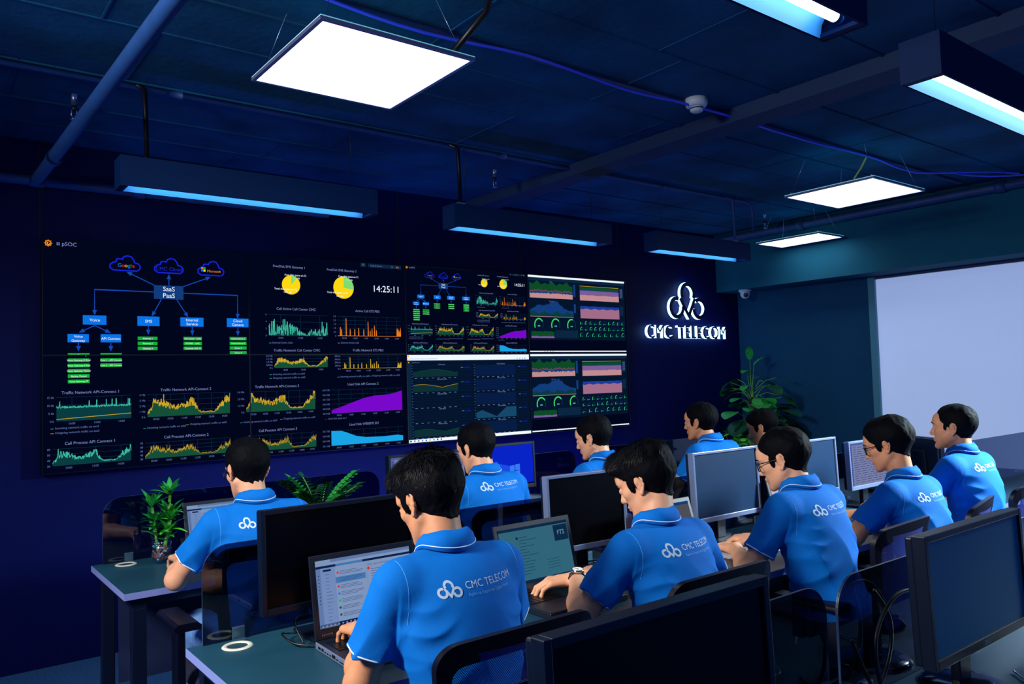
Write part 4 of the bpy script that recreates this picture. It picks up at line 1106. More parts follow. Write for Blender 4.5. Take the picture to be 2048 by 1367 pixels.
def build_video_wall():
    PW, PH = 1.127, .64125; U0, Z0 = .604, 2.3225; YP = YB-.075
    BZ = mat('bezel_black', '#02030c', .35)
    panels = {}
    names = [['top left screen of the video wall, with flow chart and clouds', 'top screen second from left, with pie charts and clock', 'top screen third from left, showing the whole dashboard in small', 'top right screen of the video wall, with green gauges'],
             ['bottom left screen of the video wall, with green server bars and traffic charts', 'bottom screen second from left, with purple and light-blue disk charts', 'bottom screen third from left, faint charts between white bars', 'bottom right screen of the video wall, with green gauges']]
    for r in (0, 1):
        for c in range(4):
            t = thing('display_panel', names[r][c], 'screen', (U0+c*PW, YP, Z0-r*PH), group='video wall screens')
            b = B(); b.box((0, .002, -PH), (PW, .0745, 0), BZ); b.build('housing', t)
            b = B(); b.quad((.003, -.0002, -PH+.003), (PW-.003, -.0002, -PH+.003), (PW-.003, -.0002, -.003), (.003, -.0002, -.003), E_BG); b.build('screen', t)
            b = B(); w = .0035
            for lo, hi in (((0, -.006, -PH), (w, .002, 0)), ((PW-w, -.006, -PH), (PW, .002, 0)), ((w, -.006, -w), (PW-w, .002, 0)), ((w, -.006, -PH), (PW-w, .002, -PH+w))): b.box(lo, hi, BZ)
            b.build('bezel', t)
            panels[(c, r)] = t
    def place(items):
        for nm, p in items:
            if not p.b.v: continue
            u = sum(v[0] for v in p.b.v)/len(p.b.v); z = sum(v[2] for v in p.b.v)/len(p.b.v)
            c = max(0, min(3, int(u//PW))); r = 0 if -z < PH else 1
            # a picture reaching over a joint is cut at the joint, each piece on its own screen
            pieces = {}
            for f, m in zip(p.b.f, p.b.m):
                cu = sum(p.b.v[i][0] for i in f)/len(f); cz = sum(p.b.v[i][2] for i in f)/len(f)
                k = (max(0, min(3, int(cu//PW))), 0 if -cz < PH else 1); pieces.setdefault(k, []).append((f, p.b.mats[m]))
            for k, fs in pieces.items():
                q = B(); x0, z0 = k[0]*PW, -k[1]*PH; mp = {}
                for f, m in fs:
                    g = []
                    for i in f:
                        v = p.b.v[i]
                        g.append((min(max(v[0]-x0, .0036), PW-.0036), v[1], min(max(v[2]-z0, -PH+.0036), -.0036)))
                    q.add(g, [tuple(range(len(g)))], m)
                q.build(nm, panels[k])
    place(dashboard(0, 0, 1.)); place(dashboard(2*PW+.004, .002, .497, 12))
    place(browser_board(2*PW, PH, 5)); place(server_board(3*PW, 0, 6)); place(server_board(3*PW, PH, 7))
# ------------------------------------------------------------------ furniture
DESKT = mat('desk_top', '#184458', .42, spec=.4, noise_amt=.10, noise_scale=5)
DESKE = mat('desk_edge', '#7f8ed0', .5)
DESKF = mat('desk_frame', '#0a1430', .4, metal=.3)
PANELM = mat('modesty_panel', '#0c1c44', .6)
GLASS = tinted_glass('divider_glass', (.20, .27, .40), 1.3)
GEDGE = mat('glass_edge', '#122c4c', .4)
GROM = mat('grommet_ring', '#e8ecdc', .35, metal=.2)
ZD = .74

def desk_module(name_label, x0, y0, depth=.62, w=1.4):
    """y0 = back edge (towards the video wall)"""
    t = thing('office_desk', name_label, 'desk', (x0, y0, 0), group='rows of office desks')
    b = B(); b.box((.001, -depth+.002, ZD-.024), (w-.001, -.001, ZD), DESKT); b.build('desk_top', t, bevel=.001)
    b = B()
    for lo, hi in (((0, -depth, ZD-.0245), (w, -depth+.0019, ZD-.0006)), ((0, -depth+.0019, ZD-.0245), (.0012, 0, ZD-.0006)), ((w-.0012, -depth+.0019, ZD-.0245), (w, 0, ZD-.0006)), ((.0012, -.0009, ZD-.0245), (w-.0012, 0, ZD-.0006))): b.box(lo, hi, DESKE)
    b.build('edge_band', t)
    for x in (.03, w-.08):
        for y in (-.06, -depth+.02):
            b = B(); b.box((x, y, 0), (x+.05, y+.04, ZD-.065), DESKF); b.build('leg', t, bevel=.003)
        b = B(); b.box((x, -depth+.02, ZD-.065), (x+.05, -.02, ZD-.0246), DESKF); b.build('cross_beam', t)
    b = B(); b.box((.08, -depth+.05, ZD-.065), (w-.08, -depth+.09, ZD-.0246), DESKF); b.box((.08, -.09, ZD-.065), (w-.08, -.05, ZD-.0246), DESKF); b.build('rail', t)
    b = B(); b.box((.085, -.105, .26), (w-.085, -.095, ZD-.07), PANELM)
    for i in range(7):
        for j in range(3):
            T = Matrix.Translation((.17+i*.176, -.1052, .34+j*.13)) @ Matrix.Rotation(PI/2, 4, 'X')
            b.lathe([(.0001, .0008), (.011, .0008), (.011, 0)], (0, 0, 0), CABLEK, 12, T=T)
    b.build('modesty_panel', t)
    for x in (.118, w-.118):
        g = B(); g.lathe([(.028, .0003), (.030, .0030), (.040, .0030), (.043, .0003)], (x, -.085, ZD), GROM, 32)
        g.build('cable_grommet', t)
        g = B(); g.lathe([(.0001, .0006), (.029, .0006)], (x, -.085, ZD), mat('grommet_lid', '#16404c', .5), 24); g.build('grommet_lid', t)
    return t

def divider(label, x0, y, w=1.31, z1=1.018):
    t = thing('desk_divider', label, 'divider', (x0, y, 0), group='dark glass desk dividers')
    pts = rrect(0, ZD+.002, w, z1, .075, 10, (0, 0, 1, 1))
    b = B(); b.prism(pts, -.003, .003, GLASS, smooth=False, side=GEDGE); b.build('glass_pane', t)
    e = B(); n = len(pts); ring = [(x, 0, z) for x, z in pts]
    vs = []; fs = []
    for (x, z) in pts[1:]+pts[:1]: pass
    top = pts[2:]+[pts[0]]
    e.tube([(x, 0, z+.0003) for x, z in [pts[1]]+pts[2:]+[pts[0]]], .0006, GEDGE, 5); e.build('glass_edge', t)
    for x in (.10, w/2, w-.10):
        c = B(); c.box((x-.017, -.011, ZD), (x+.017, -.003, ZD+.034), mat('clamp', '#4a7088', .3, metal=.6)); c.box((x-.017, .003, ZD), (x+.017, .009, ZD+.034), MAT['clamp'])
        c.box((x-.017, -.011, ZD+.0341), (x+.017, -.003, ZD+.0365), METALB); c.box((x-.017, -.035, ZD+.0004), (x+.017, -.0111, ZD+.003), MAT['clamp']); c.build('clamp', t)
    return t

BEZK = mat('bezel_dark', '#061226', .35, spec=.35); BEZS = mat('bezel_silver', '#7f90b8', .35, metal=.5)
SCR_OFF = mat('screen_off', '#010208', .3, spec=.12); SCR_SHEEN_BLUE = mat('screen_blue_sheen', '#002c50', .45, spec=.2); SCR_SHEEN_TEAL = mat('screen_teal_sheen', '#006a8c', .5, spec=.2)  # blue and teal put the room's reflection into the colour of off screens
def monitor(label, x, y, yaw=0, w=.49, ztop=1.127, zbot=.835, bez='k', pic=None, logo=None, scr=None, base='rect', tilt=2, bw=.014):
    bm = BEZK if bez == 'k' else BEZS
    h = ztop-zbot; cz = (ztop+zbot)/2
    t = thing('monitor', label, 'monitor', (x, y, ZD), math.radians(yaw), group=None)
    T = Matrix.Translation((0, 0, cz-ZD)) @ Matrix.Rotation(math.radians(-tilt), 4, 'X')
    hw, hh = w/2, h/2
    b = B()
    bb = .020
    for lo, hi in (((-hw, -.006, -hh), (-hw+bw, .022, hh)), ((hw-bw, -.006, -hh), (hw, .022, hh)), ((-hw+bw, -.006, hh-bw), (hw-bw, .022, hh)), ((-hw+bw, -.006, -hh), (hw-bw, .022, -hh+bb))): b.box(lo, hi, bm, T)
    b.build('bezel', t, bevel=.0015)
    b = B(); b.box((-hw+.004, .0221, -hh+.004), (hw-.004, .040, hh-.004), BEZK, T); b.box((-hw*.5, .0401, -hh*.55), (hw*.5, .058, hh*.45), BEZK, T); b.build('back_cover', t, bevel=.004)
    b = B(); q = [T @ Vector(v) for v in ((-hw+bw, .0, -hh+bb), (hw-bw, .0, -hh+bb), (hw-bw, .0, hh-bw), (-hw+bw, .0, hh-bw))]
    b.quad(*q, scr or SCR_OFF); s = b.build('screen', t)
    if pic:
        p = Pic(-hw+bw, -(hh-bw), 1.); p.W = w-2*bw; p.H = h-bw-bb; pic(p)
        p.b.v = [tuple(T @ Vector(v)) for v in p.b.v]; p.b.build('screen_picture', s)
    if logo:
        vs, fs = text2d(logo, .015, 'CENTER'); g = B(); g.add([T @ Vector((a, -.0066, -hh+.005+c)) for a, c in vs], [tuple(f) for f in fs], METALB); g.build('logo', t)
    b = B(); b.box((-.028, .040, .012), (.028, .062, cz-ZD+.02), BEZK); b.build('stand', t, bevel=.003)
    b = B()
    if base == 'round': b.lathe([(.0001, .016), (.05, .015), (.085, .010), (.097, .004), (.096, 0), (.0001, 0)], (0, .045, 0), mat('gloss_black', '#04060e', .12, coat=.5), 40)
    else: b.box((-.11, -.05, 0), (.11, .12, .012), BEZK)
    b.build('stand_base', t, bevel=0 if base == 'round' else .004)
    return t

def laptop(label, x, y, yaw=0, w=.335, d=.232, open_=105, pic=None, logo=None, lidm=None, silver=True, hinge_z=None):
    """x, y = centre of the hinge line"""
    t = thing('laptop', label, 'laptop', (x, y, ZD+.001), math.radians(yaw))
    BODY = mat('laptop_body', '#101828', .4); SILV = mat('laptop_side', '#8d9cc0', .35, metal=.6)
    hw = w/2
    b = B(); b.box((-hw, -d, 0), (hw, 0, .020), SILV if silver else BODY); b.build('base', t, bevel=.003)
    b = B(); b.box((-hw+.002, -d+.002, .0201), (hw-.002, -.002, .0212), BODY); b.build('palm_rest', t)
    b = B()
    for r in range(5):
        for c in range(14):
            k = hw*2-.036; kx = -hw+.018+c*k/14
            b.box((kx, -.030-r*.0185-.0155, .0213), (kx+k/14-.0028, -.030-r*.0185, .0232), CABLEK)
    b.build('keyboard', t)
    b = B(); b.box((-.048, -d+.022, .0213), (.048, -d+.075, .0216), mat('touchpad', '#1a2436', .3)); b.build('touchpad', t)
    if silver:
        b = B(); yy = -.02
        for i, (a, h_) in enumerate(((.018, .007), (.014, .008), (.010, .004), (.010, .004), (.010, .004), (.022, .009), (.012, .004), (.05, .003))):
            b.box((-hw-.0004, yy-a, .006), (-hw+.001, yy, .006+h_), CABLEK); yy -= a+.006
        b.build('ports', t)
    T = Matrix.Translation((0, -.004, .021)) @ Matrix.Rotation(math.radians(-(open_-90)), 4, 'X')
    lh = d*.98
    b = B(); b.box((-hw, 0, 0), (hw, .007, lh), lidm or BODY, T); lid = b.build('lid', t, bevel=.002)
    b = B(); m_ = .016; q = [T @ Vector(v) for v in ((-hw+m_, -.0006, .030), (hw-m_, -.0006, .030), (hw-m_, -.0006, lh-.016), (-hw+m_, -.0006, lh-.016))]
    b.quad(*q, SCR_OFF); s = b.build('screen', lid)
    if pic:
        p = Pic(-hw+m_, -(lh-.016), 1.); p.W = w-2*m_; p.H = lh-.046; pic(p)
        p.b.v = [tuple(T @ Vector(v)) for v in p.b.v]; p.b.build('screen_picture', lid)
    if logo:
        vs, fs = text2d(logo, .011, 'LEFT'); g = B(); g.add([T @ Vector((-hw+m_+.004+a if logo != 'DELL' else a-.012, -.0008, .010+c)) for a, c in vs], fs, METALB); g.build('logo', lid)
    return t

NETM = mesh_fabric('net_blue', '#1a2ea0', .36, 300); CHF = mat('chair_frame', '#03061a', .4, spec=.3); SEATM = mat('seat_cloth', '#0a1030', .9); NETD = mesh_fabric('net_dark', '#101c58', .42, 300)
def office_chair(label, x, y, yaw=0, net=None, arms=True):
    t = thing('office_chair', label, 'chair', (x, y, 0), math.radians(yaw))
    net = net or NETM
    def bend(u, z):   # back surface: shallow bow and a slight lean
        s = (z-.55)/.45
        return -.205-.10*(u/.22)**2*-1*.35-.05*s+.02*math.sin(s*3)
    def outline(hw, z0, z1, r, n=8):
        pts = rrect(-hw, z0, hw, z1, r, n); out = []
        for (u, z) in pts:
            k = (z-z0)/(z1-z0); uu = u*(.86+.14*k) ; zz = z-(.012*(u/hw)**2 if k > .5 else 0)
            out.append((uu, zz))
        return out
    o1 = outline(.222, .54, .937, .050); o2 = outline(.186, .58, .889, .028)
    n = len(o1); vs = []; fs = []
    for (u, z), (u2, z2) in zip(o1, o2):
        a = bend(u, z); c = bend(u2, z2)
        vs += [(u, a-.008, z), (u, a+.010, z), (u2, c+.008, z2), (u2, c-.008, z2)]
    for i in range(n):
        j = (i+1) % n
        for k in range(4): fs.append((i*4+k, i*4+(k+1) % 4, j*4+(k+1) % 4, j*4+k))
    b = B(); b.add(vs, fs, CHF, True); o = b.build('backrest_frame', t); md = o.modifiers.new('e', 'EDGE_SPLIT'); md.split_angle = .9
    b = B(); nx, nz = 14, 14; vs = []; fs = []
    for j in range(nz+1):
        z = .565+(.900-.565)*j/nz
        for i in range(nx+1):
            k = (z-.54)/.397; hw = .194*(.86+.14*k); u = -hw+2*hw*i/nx
            if j in (0, nz) and i in (0, nx): u *= .93
            vs.append((u, bend(u, z), z))
    for j in range(nz):
        for i in range(nx): a = j*(nx+1)+i; fs.append((a, a+1, a+nx+2, a+nx+1))
    b.add(vs, fs, net, True); b.build('backrest_mesh', t)
    b = B(); b.tube([(0, bend(0, .60)-.022, .62), (0, -.25, .50), (0, -.18, .40), (0, -.05, .40)], .020, CHF, 8, flat=.7); b.build('back_bracket', t)
    b = B(); b.prism([(-.235, .405), (.235, .405), (.24, .43), (.225, .462), (-.225, .462), (-.24, .43)], -.20, .25, SEATM, smooth=False); b.build('seat', t, bevel=.02)
    if arms:
        for s in (-1, 1):
            b = B(); b.box((s*.285-.016, -.03, .40), (s*.285+.016, .035, .655), CHF); b.box((min(s*.10, s*.30), -.03, .385), (max(s*.10, s*.30), .035, .4045), CHF); a = b.build('armrest', t, bevel=.006)
            b = B(); b.prism([(s*.285-.042, .657), (s*.285+.042, .657), (s*.285+.045, .672), (s*.285+.030, .684), (s*.285-.030, .684), (s*.285-.045, .672)], -.12, .13, CHF, smooth=False); b.build('arm_pad', a, bevel=.01)
    b = B(); b.tube([(0, 0, .10), (0, 0, .385)], .026, METALD, 14); b.build('gas_lift', t)
    b = B()
    for i in range(5):
        a = 2*PI*i/5+.3; c_, s_ = math.cos(a), math.sin(a)
        b.tube([(0, 0, .115), (c_*.15, s_*.15, .10), (c_*.29, s_*.29, .072)], .02, CHF, 8, rs=[.028, .020, .014])
    b.build('star_base', t)
    for i in range(5):
        a = 2*PI*i/5+.3; c_, s_ = math.cos(a), math.sin(a)
        b = B(); d = Vector((-s_, c_, 0)); p = Vector((c_*.29, s_*.29, .029))
        b.tube([p-d*.022, p+d*.022], .028, CHF, 14); b.build('caster', t)
    return t

def keyboard(label, x, y, yaw=0, m=None):
    t = thing('keyboard', label, 'keyboard', (x, y, ZD+.001), math.radians(yaw))
    m = m or mat('kbd_black', '#080c1c', .5)
    b = B(); b.box((-.215, -.07, 0), (.215, .07, .014), m); b.build('case', t, bevel=.004)
    b = B(); K = mat('keycap', '#18233f', .5)
    for r in range(6):
        for c in range(21):
            if c in (15, 19) and r > 0 and r != 3: pass
            b.box((-.207+c*.0198, -.062+r*.0208, .0141), (-.207+c*.0198+.0165, -.062+r*.0208+.017, .021), K if m.name != 'kbd_white' else mat('keycap_white', '#c9cfdc', .5))
    b.build('keys', t)
    return t

def mouse(label, x, y, yaw=0):
    t = thing('computer_mouse', label, 'mouse', (x, y, ZD+.001), math.radians(yaw))
    g = SDF((-.05, -.07, -.02), (.05, .07, .05), .004); g.ell((0, 0, .004), (.031, .055, .031), 0); g.half((0, 0, .001), (0, 0, -1), .002)
    g.mesh('shell', mat('gloss_black', '#04060e', .12, coat=.5), t)
    b = B(); b.tube([(-.004, .030, .031), (.004, .030, .031)], .007, METALD, 12); b.build('scroll_wheel', t)
    return t

# pictures on desk screens
def pic_mail(p):
    W, H = p.W, p.H; R = random.Random(4)
    BGM = emis('pic_mail_bg', '#8fa8d4', .75); GR = emis('pic_mail_grey', '#6f8cc0', .7); DK = emis('pic_mail_dark', '#0c2454', .8); TX = emis('pic_mail_text', '#40588c', .8); SEL = emis('pic_mail_sel', '#4a80c0', .8)
    p.rect(0, 0, W, H, BGM, 0); p.rect(0, 0, W, H*.045, GR, 1); p.rect(0, 0, W*.15, H*.045, BGM, 2); p.rect(0, H*.085, W, H*.12, DK, 1); p.rect(W*.20, H*.085, W*.48, H*.12, SEL, 2)
    p.rect(0, H*.12, W*.045, H, GR, 1); p.rect(W*.045, H*.12, W*.19, H, emis('pic_mail_side', '#7f9bd0', .75), 1); p.rect(W*.07, H*.145, W*.15, H*.175, DK, 2)
    for i in range(14): p.rect(W*.09, H*(.22+i*.052), W*(.09+R.uniform(.03, .07)), H*(.226+i*.052), TX, 2); p.rect(W*.018, H*(.22+i*.052), W*.028, H*(.232+i*.052), DK, 2) if i < 9 else None
    for i, c in enumerate((E_RED, None, E_RED, E_BLUE, E_GREEN, E_GR2, E_GR2)):
        v = .20+i*.105
        if c is None: p.rect(W*.19, H*(v-.02), W*.50, H*(v+.07), SEL, 2)
        else: p.poly([(W*.215+.0035*math.cos(a*PI/5), H*(v+.02)+.0035*math.sin(a*PI/5)) for a in range(10)], c, 2)
        for j in range(3): p.rect(W*.235, H*(v+j*.022), W*(.235+R.uniform(.16, .25)), H*(v+j*.022+.006), TX, 3)
    p.rect(W*.515, H*.13, W*.517, H*.93, GR, 2); p.text(W*.53, H*.19, 'Daily report and status update', .0075, TX, 'LEFT')
    p.poly([(W*.535+.0045*math.cos(a*PI/5), H*.235+.0045*math.sin(a*PI/5)) for a in range(10)], E_RED, 3)
    for j in range(9): p.rect(W*.56, H*(.25+j*.035), W*(.56+R.uniform(.15, .4)), H*(.257+j*.035), TX, 3)
    p.rect(0, H*.945, W, H, DK, 1)
    for i in range(12): p.rect(W*(.02+i*.04), H*.965, W*(.035+i*.04), H*.985, BGM, 2)
def pic_doc(p):
    W, H = p.W, p.H; R = random.Random(8)
    a = emis('pic_doc_bg', '#3f7f98', .6); t = emis('pic_doc_text', '#1a4c70', .7); d = emis('pic_doc_dark', '#102c4c', .8)
    p.rect(0, 0, W, H, a, 0); p.rect(0, 0, W, H*.05, d, 1)
    p.poly([(W*.24+.005*math.cos(i*PI/5), H*.19+.005*math.sin(i*PI/5)) for i in range(10)], d, 2)
    for j in range(13): p.rect(W*.26, H*(.18+j*.055), W*(.26+R.uniform(.08, .26)), H*(.19+j*.055), t, 2)
    p.rect(W*.78, H*.07, W*.99, H*.36, d, 2); p.text(W*.885, H*.25, 'FTS', .022, emis('pic_doc_word', '#6aa0b8', .9))
    p.rect(0, H*.95, W, H, d, 1)
    for j in range(4): p.rect(W*.62, H*(.66+j*.05), W*.80, H*(.668+j*.05), t, 2)
def pic_list(p):
    W, H = p.W, p.H; R = random.Random(3)
    a = emis('pic_list_bg', '#8c94c4', .7); t = emis('pic_list_text', '#3a4a80', .8)
    p.rect(0, 0, W, H, a, 0); p.rect(0, 0, W*.05, H, emis('pic_list_side', '#5f74b4', .7), 1); p.rect(0, 0, W, H*.05, emis('pic_list_side', '#5f74b4', .7), 1)
    for j in range(17):
        p.rect(W*.015, H*(.09+j*.052), W*.035, H*(.115+j*.052), E_BL2, 2); u = .08
        while u < .9: w = R.uniform(.04, .16); p.rect(W*u, H*(.095+j*.052), W*min(u+w, .94), H*(.108+j*.052), t, 2); u += w+.03
def pic_desktop(p):
    W, H = p.W, p.H
    p.rect(0, 0, W, H, emis('pic_desk_bg', '#0a26d0', .9), 0)
    l = emis('pic_desk_light', '#1c50f0', .9); w = emis('pic_desk_pane', '#3a80ff', .9)
    for i in (0, 1):
        for j in (0, 1): p.poly([(W*(.62+i*.085), H*(.50+j*.16-(.0+i*.02))), (W*(.695+i*.085), H*(.49+j*.16-i*.02)), (W*(.695+i*.085), H*(.64+j*.16-i*.015)), (W*(.62+i*.085), H*(.63+j*.16-i*.015))], w, 3)
    p.poly([(W*.62, H*.5), (0, H*.2), (0, H*.45), (W*.62, H*.78)], l, 1); p.rect(0, H*.95, W, H, emis('pic_desk_bar', '#081040', .9), 4)
def pic_white(p):
    p.rect(0, 0, p.W, p.H, emis('pic_plain', '#b8c4ec', .9), 0); p.rect(0, 0, p.W, p.H*.06, E_TXT, 1)
    for j in range(8): p.rect(p.W*.1, p.H*(.2+j*.08), p.W*(.4+.3*((j*37) % 5)/5), p.H*(.21+j*.08), E_TXT, 1)
def pic_brown(p):
    p.rect(0, 0, p.W, p.H, emis('pic_brown', '#1c4058', .7), 0); p.rect(0, p.H*.06, p.W, p.H*.35, emis('pic_brown2', '#5c5c68', .7), 1); p.rect(0, 0, p.W, p.H*.05, E_NAV, 2)

# ------------------------------------------------------------------ plants
LEAF = mat('leaf_green', '#1f9a3c', .4, spec=.5, noise_amt=.25, noise_scale=25); LEAFD = mat('leaf_dark', '#0c4a30', .35, spec=.5, noise_amt=.3, noise_scale=20); LEAFL = mat('leaf_light', '#4cc832', .4, spec=.5, noise_amt=.2, noise_scale=25)
STEM = mat('stem_green', '#5a9c3c', .5, noise_amt=.3, noise_scale=80)
def leaf(b, base, d, L, W, droop, m, n=7, fold=.25, tip=1.0):
    d = Vector(d).normalized(); side = d.cross(Vector((0, 0, 1)))
    if side.length < .05: side = Vector((1, 0, 0))
    side.normalize(); p = Vector(base); vs = []; step = L/n
    for i in range(n+1):
        t = i/n; w = W*math.sin(PI*min(1, t*.93+.06))**(.9*tip); up = side.cross(d).normalized()
        vs += [p-side*w+up*w*fold, p.copy(), p+side*w+up*w*fold]
        d = (d+Vector((0, 0, -droop/n))).normalized(); p = p+d*step
    fs = []
    for i in range(n):
        for k in (0, 1): a = i*3+k; fs.append((a, a+1, a+4, a+3))
    b.add(vs, fs, m, True)

def lucky_bamboo():
    t = thing('potted_bamboo', 'lucky bamboo in a clear glass jar on the leftmost far desk', 'plant', (.885, 3.62, ZD))
    GL = tinted_glass('jar_glass', (.93, .97, 1.0), 1.2)
    b = B(); b.lathe([(.0001, .002), (.022, .003), (.035, .012), (.0415, .035), (.0425, .100), (.0400, .100), (.0390, .036), (.032, .018), (.0001, .010)], (0, 0, 0), GL, 32); b.build('glass_jar', t)
    b = B(); R = random.Random(2)
    for i in range(110):
        a = R.uniform(0, 2*PI); r = R.uniform(.005, .027); z = R.uniform(.018, .088); s = R.uniform(.004, .006)
        b.lathe([(.0001, -s), (s*.8, -s*.5), (s, 0), (s*.8, s*.5), (.0001, s)], (r*math.cos(a)-.006, r*math.sin(a), z), mat('root_red', '#8a3c24', .7, noise_amt=.4, noise_scale=90) if R.random() < .6 else METALB, 6)
    b.build('pebbles', t)['kind'] = 'stuff'
    for k, (sx, sy, lean, h) in enumerate(((-.014, 0, (-.12, .0), .19), (.016, .008, (.10, .02), .23), (.004, -.012, (.22, -.03), .13))):
        b = B(); pts = [(sx+lean[0]*z, sy+lean[1]*z, z+.05) for z in [h*i/6 for i in range(7)]]
        b.tube(pts, .0055, STEM, 8, rs=[.0055+.0012*(i % 2) for i in range(7)]); st = b.build('stalk', t)
        l = B(); top = Vector(pts[-1])
        for g, (zc, cnt) in enumerate(((1.0, 13), (.82, 10), (.62, 8), (.40, 5))):
            c = Vector(pts[min(6, int(6*zc))])
            for i in range(cnt):
                a = 2*PI*i/cnt+g+k*1.3+R.uniform(-.3, .3); el = R.uniform(.5, 2.6) if g == 0 else R.uniform(.3, 1.6)
                leaf(l, c, (math.cos(a), math.sin(a), el), R.uniform(.06, .095)*(1 if g < 2 else .75), .0115, R.uniform(.4, .9), R.choice((LEAF, LEAF, LEAFL, LEAFD)), 7)
        l.build('leaves', t)

def zz_plant():
    t = thing('potted_plant', 'dark green leafy plant with one bright sprig behind the near left monitor', 'plant', (1.60, 3.62, ZD))
    b = B(); b.lathe([(.0001, 0), (.045, 0), (.060, .10), (.056, .10), (.050, .085), (.0001, .085)], (0, 0, 0), mat('pot_dark', '#182038', .5), 28); b.build('pot', t)
    R = random.Random(9)
    for k in range(16):
        a = 2*PI*k/16+R.uniform(-.2, .2); el = R.uniform(1.6, 7); L = R.uniform(.18, .27); d = Vector((math.cos(a), math.sin(a), el)).normalized()
        m = LEAFL if k == 9 else (LEAFD if k % 3 else LEAF); p = Vector((.02*math.cos(a), .02*math.sin(a), .085)); b = B(); pts = [p.copy()]
        for i in range(12):
            d = (d+Vector((math.cos(a)*.05, math.sin(a)*.05, -.03))).normalized(); p = p+d*L/12; pts.append(p.copy())
            if i > 1:
                for s in (-1, 1):
                    sd = Vector((-math.sin(a), math.cos(a), .25))*s+d*.8
                    leaf(b, p, sd, (.052*(1-.3*abs(i-7)/7)), .019, .3, m, 4)
        leaf(b, p, d, .05, .012, .2, m, 4); b.tube(pts, .0035, STEM, 6, rs=[.0045-.0002*i for i in range(13)]); b.build('sprig', t)

def big_plant():
    t = thing('potted_plant', 'tall leafy climbing plant in the corner by the bulkhead', 'plant', (6.22, 4.50, 0))
    b = B(); b.lathe([(.0001, 0), (.15, 0), (.20, .34), (.185, .34), (.17, .31), (.0001, .31)], (0, 0, 0), mat('pot_pale', '#3c4c70', .6), 36); b.build('pot', t)
    b = B(); b.tube([(.08, 0, .30), (.10, 0, 1.25)], .030, mat('moss_pole', '#3c3428', .95, noise_amt=.4, noise_scale=60), 12); b.build('support_pole', t)
    R = random.Random(21); b = B(); s = B()
    for k in range(95):
        z = R.uniform(.40, 1.36); a = R.uniform(0, 2*PI); r0 = .03; spread = .30*(1.30-abs(z-.75)*.7)
        c = Vector((.10+r0*math.cos(a), r0*math.sin(a), z)); out = Vector((math.cos(a), math.sin(a), R.uniform(-.1, .8))).normalized()
        q = c+out*spread*R.uniform(.3, .9); s.tube([c, c.lerp(q, .5)+Vector((0, 0, .03)), q], .003, STEM, 5)
        L = R.uniform(.13, .21)*(1.15-.3*(z > 1.1)); leaf(b, q, (out.x, out.y, R.uniform(-.5, .3)), L, L*.46, R.uniform(.4, 1.1), R.choice((LEAFD, LEAFD, LEAF)), 8, .12, .7)
    # climbing top shoots
    for i, (dx, dz, dd) in enumerate(((.0, 1.60, (-.3, -.2, 1)), (-.05, 1.50, (-1, -.3, .2)), (.04, 1.42, (.8, -.5, .4)), (-.08, 1.36, (-1, -.4, 0)), (.06, 1.55, (.5, -.3, .7)))):
        s.tube([(.10, 0, 1.2), (.08+dx*.5, 0, (1.2+dz)/2), (.08+dx, 0, dz)], .004, STEM, 6); leaf(b, (.08+dx, 0, dz), dd, .14, .036, .7, LEAF, 8, .12, .8)
    s.build('stems', t); b.build('leaves', t)

def round_plant():
    t = thing('potted_plant', 'small light green round-leaved plant in front of the tall corner plant', 'plant', (5.55, 4.12, 0))
    b = B(); b.lathe([(.0001, 0), (.11, 0), (.14, .55), (.125, .55), (.11, .52), (.0001, .52)], (0, 0, 0), mat('pot_pale', '#3c4c70', .6), 32); b.build('pot', t)
    R = random.Random(31); b = B(); s = B()
    for k in range(34):
        a = R.uniform(0, 2*PI); r = R.uniform(.03, .20); h = R.uniform(.78, 1.0)-r*.3; p = Vector((r*math.cos(a), r*math.sin(a), h))
        s.tube([(r*.25*math.cos(a), r*.25*math.sin(a), .52), (r*.6*math.cos(a), r*.6*math.sin(a), h*.85), p], .0025, STEM, 5)
        T = Matrix.Translation(p) @ Matrix.Rotation(R.uniform(-.5, .5), 4, 'X') @ Matrix.Rotation(R.uniform(-.5, .5), 4, 'Y'); rr = R.uniform(.020, .036)
        b.lathe([(.0001, .002), (rr*.5, 0), (rr*.85, -.002), (rr, -.006)], (0, 0, 0), LEAFL if R.random() < .6 else LEAF, 12, T=T)
    s.build('stems', t); b.build('leaves', t)

# cables
def cable(label, pts, r=.003, m=None, cat='cable', group=None):
    # smooth through the points
    P = [Vector(p) for p in pts]; out = []
    for i in range(len(P)-1):
        p0 = P[max(i-1, 0)]; p1 = P[i]; p2 = P[i+1]; p3 = P[min(i+2, len(P)-1)]
        for k in range(6):
            t = k/6; out.append(.5*((2*p1)+(-p0+p2)*t+(2*p0-5*p1+4*p2-p3)*t*t+(-p0+3*p1-3*p2+p3)*t**3))
    out.append(P[-1]); b = B(); b.tube(out, r, m or CABLEK, 7)
    return setp(b.build('power_cable'), label, cat, group)
WORLD = .24; K1 = 66; K2 = 62; K3 = 2; K4 = 24
# ------------------------------------------------------------------ put everything in place
build_room(); build_lights(); build_sign(); build_video_wall()

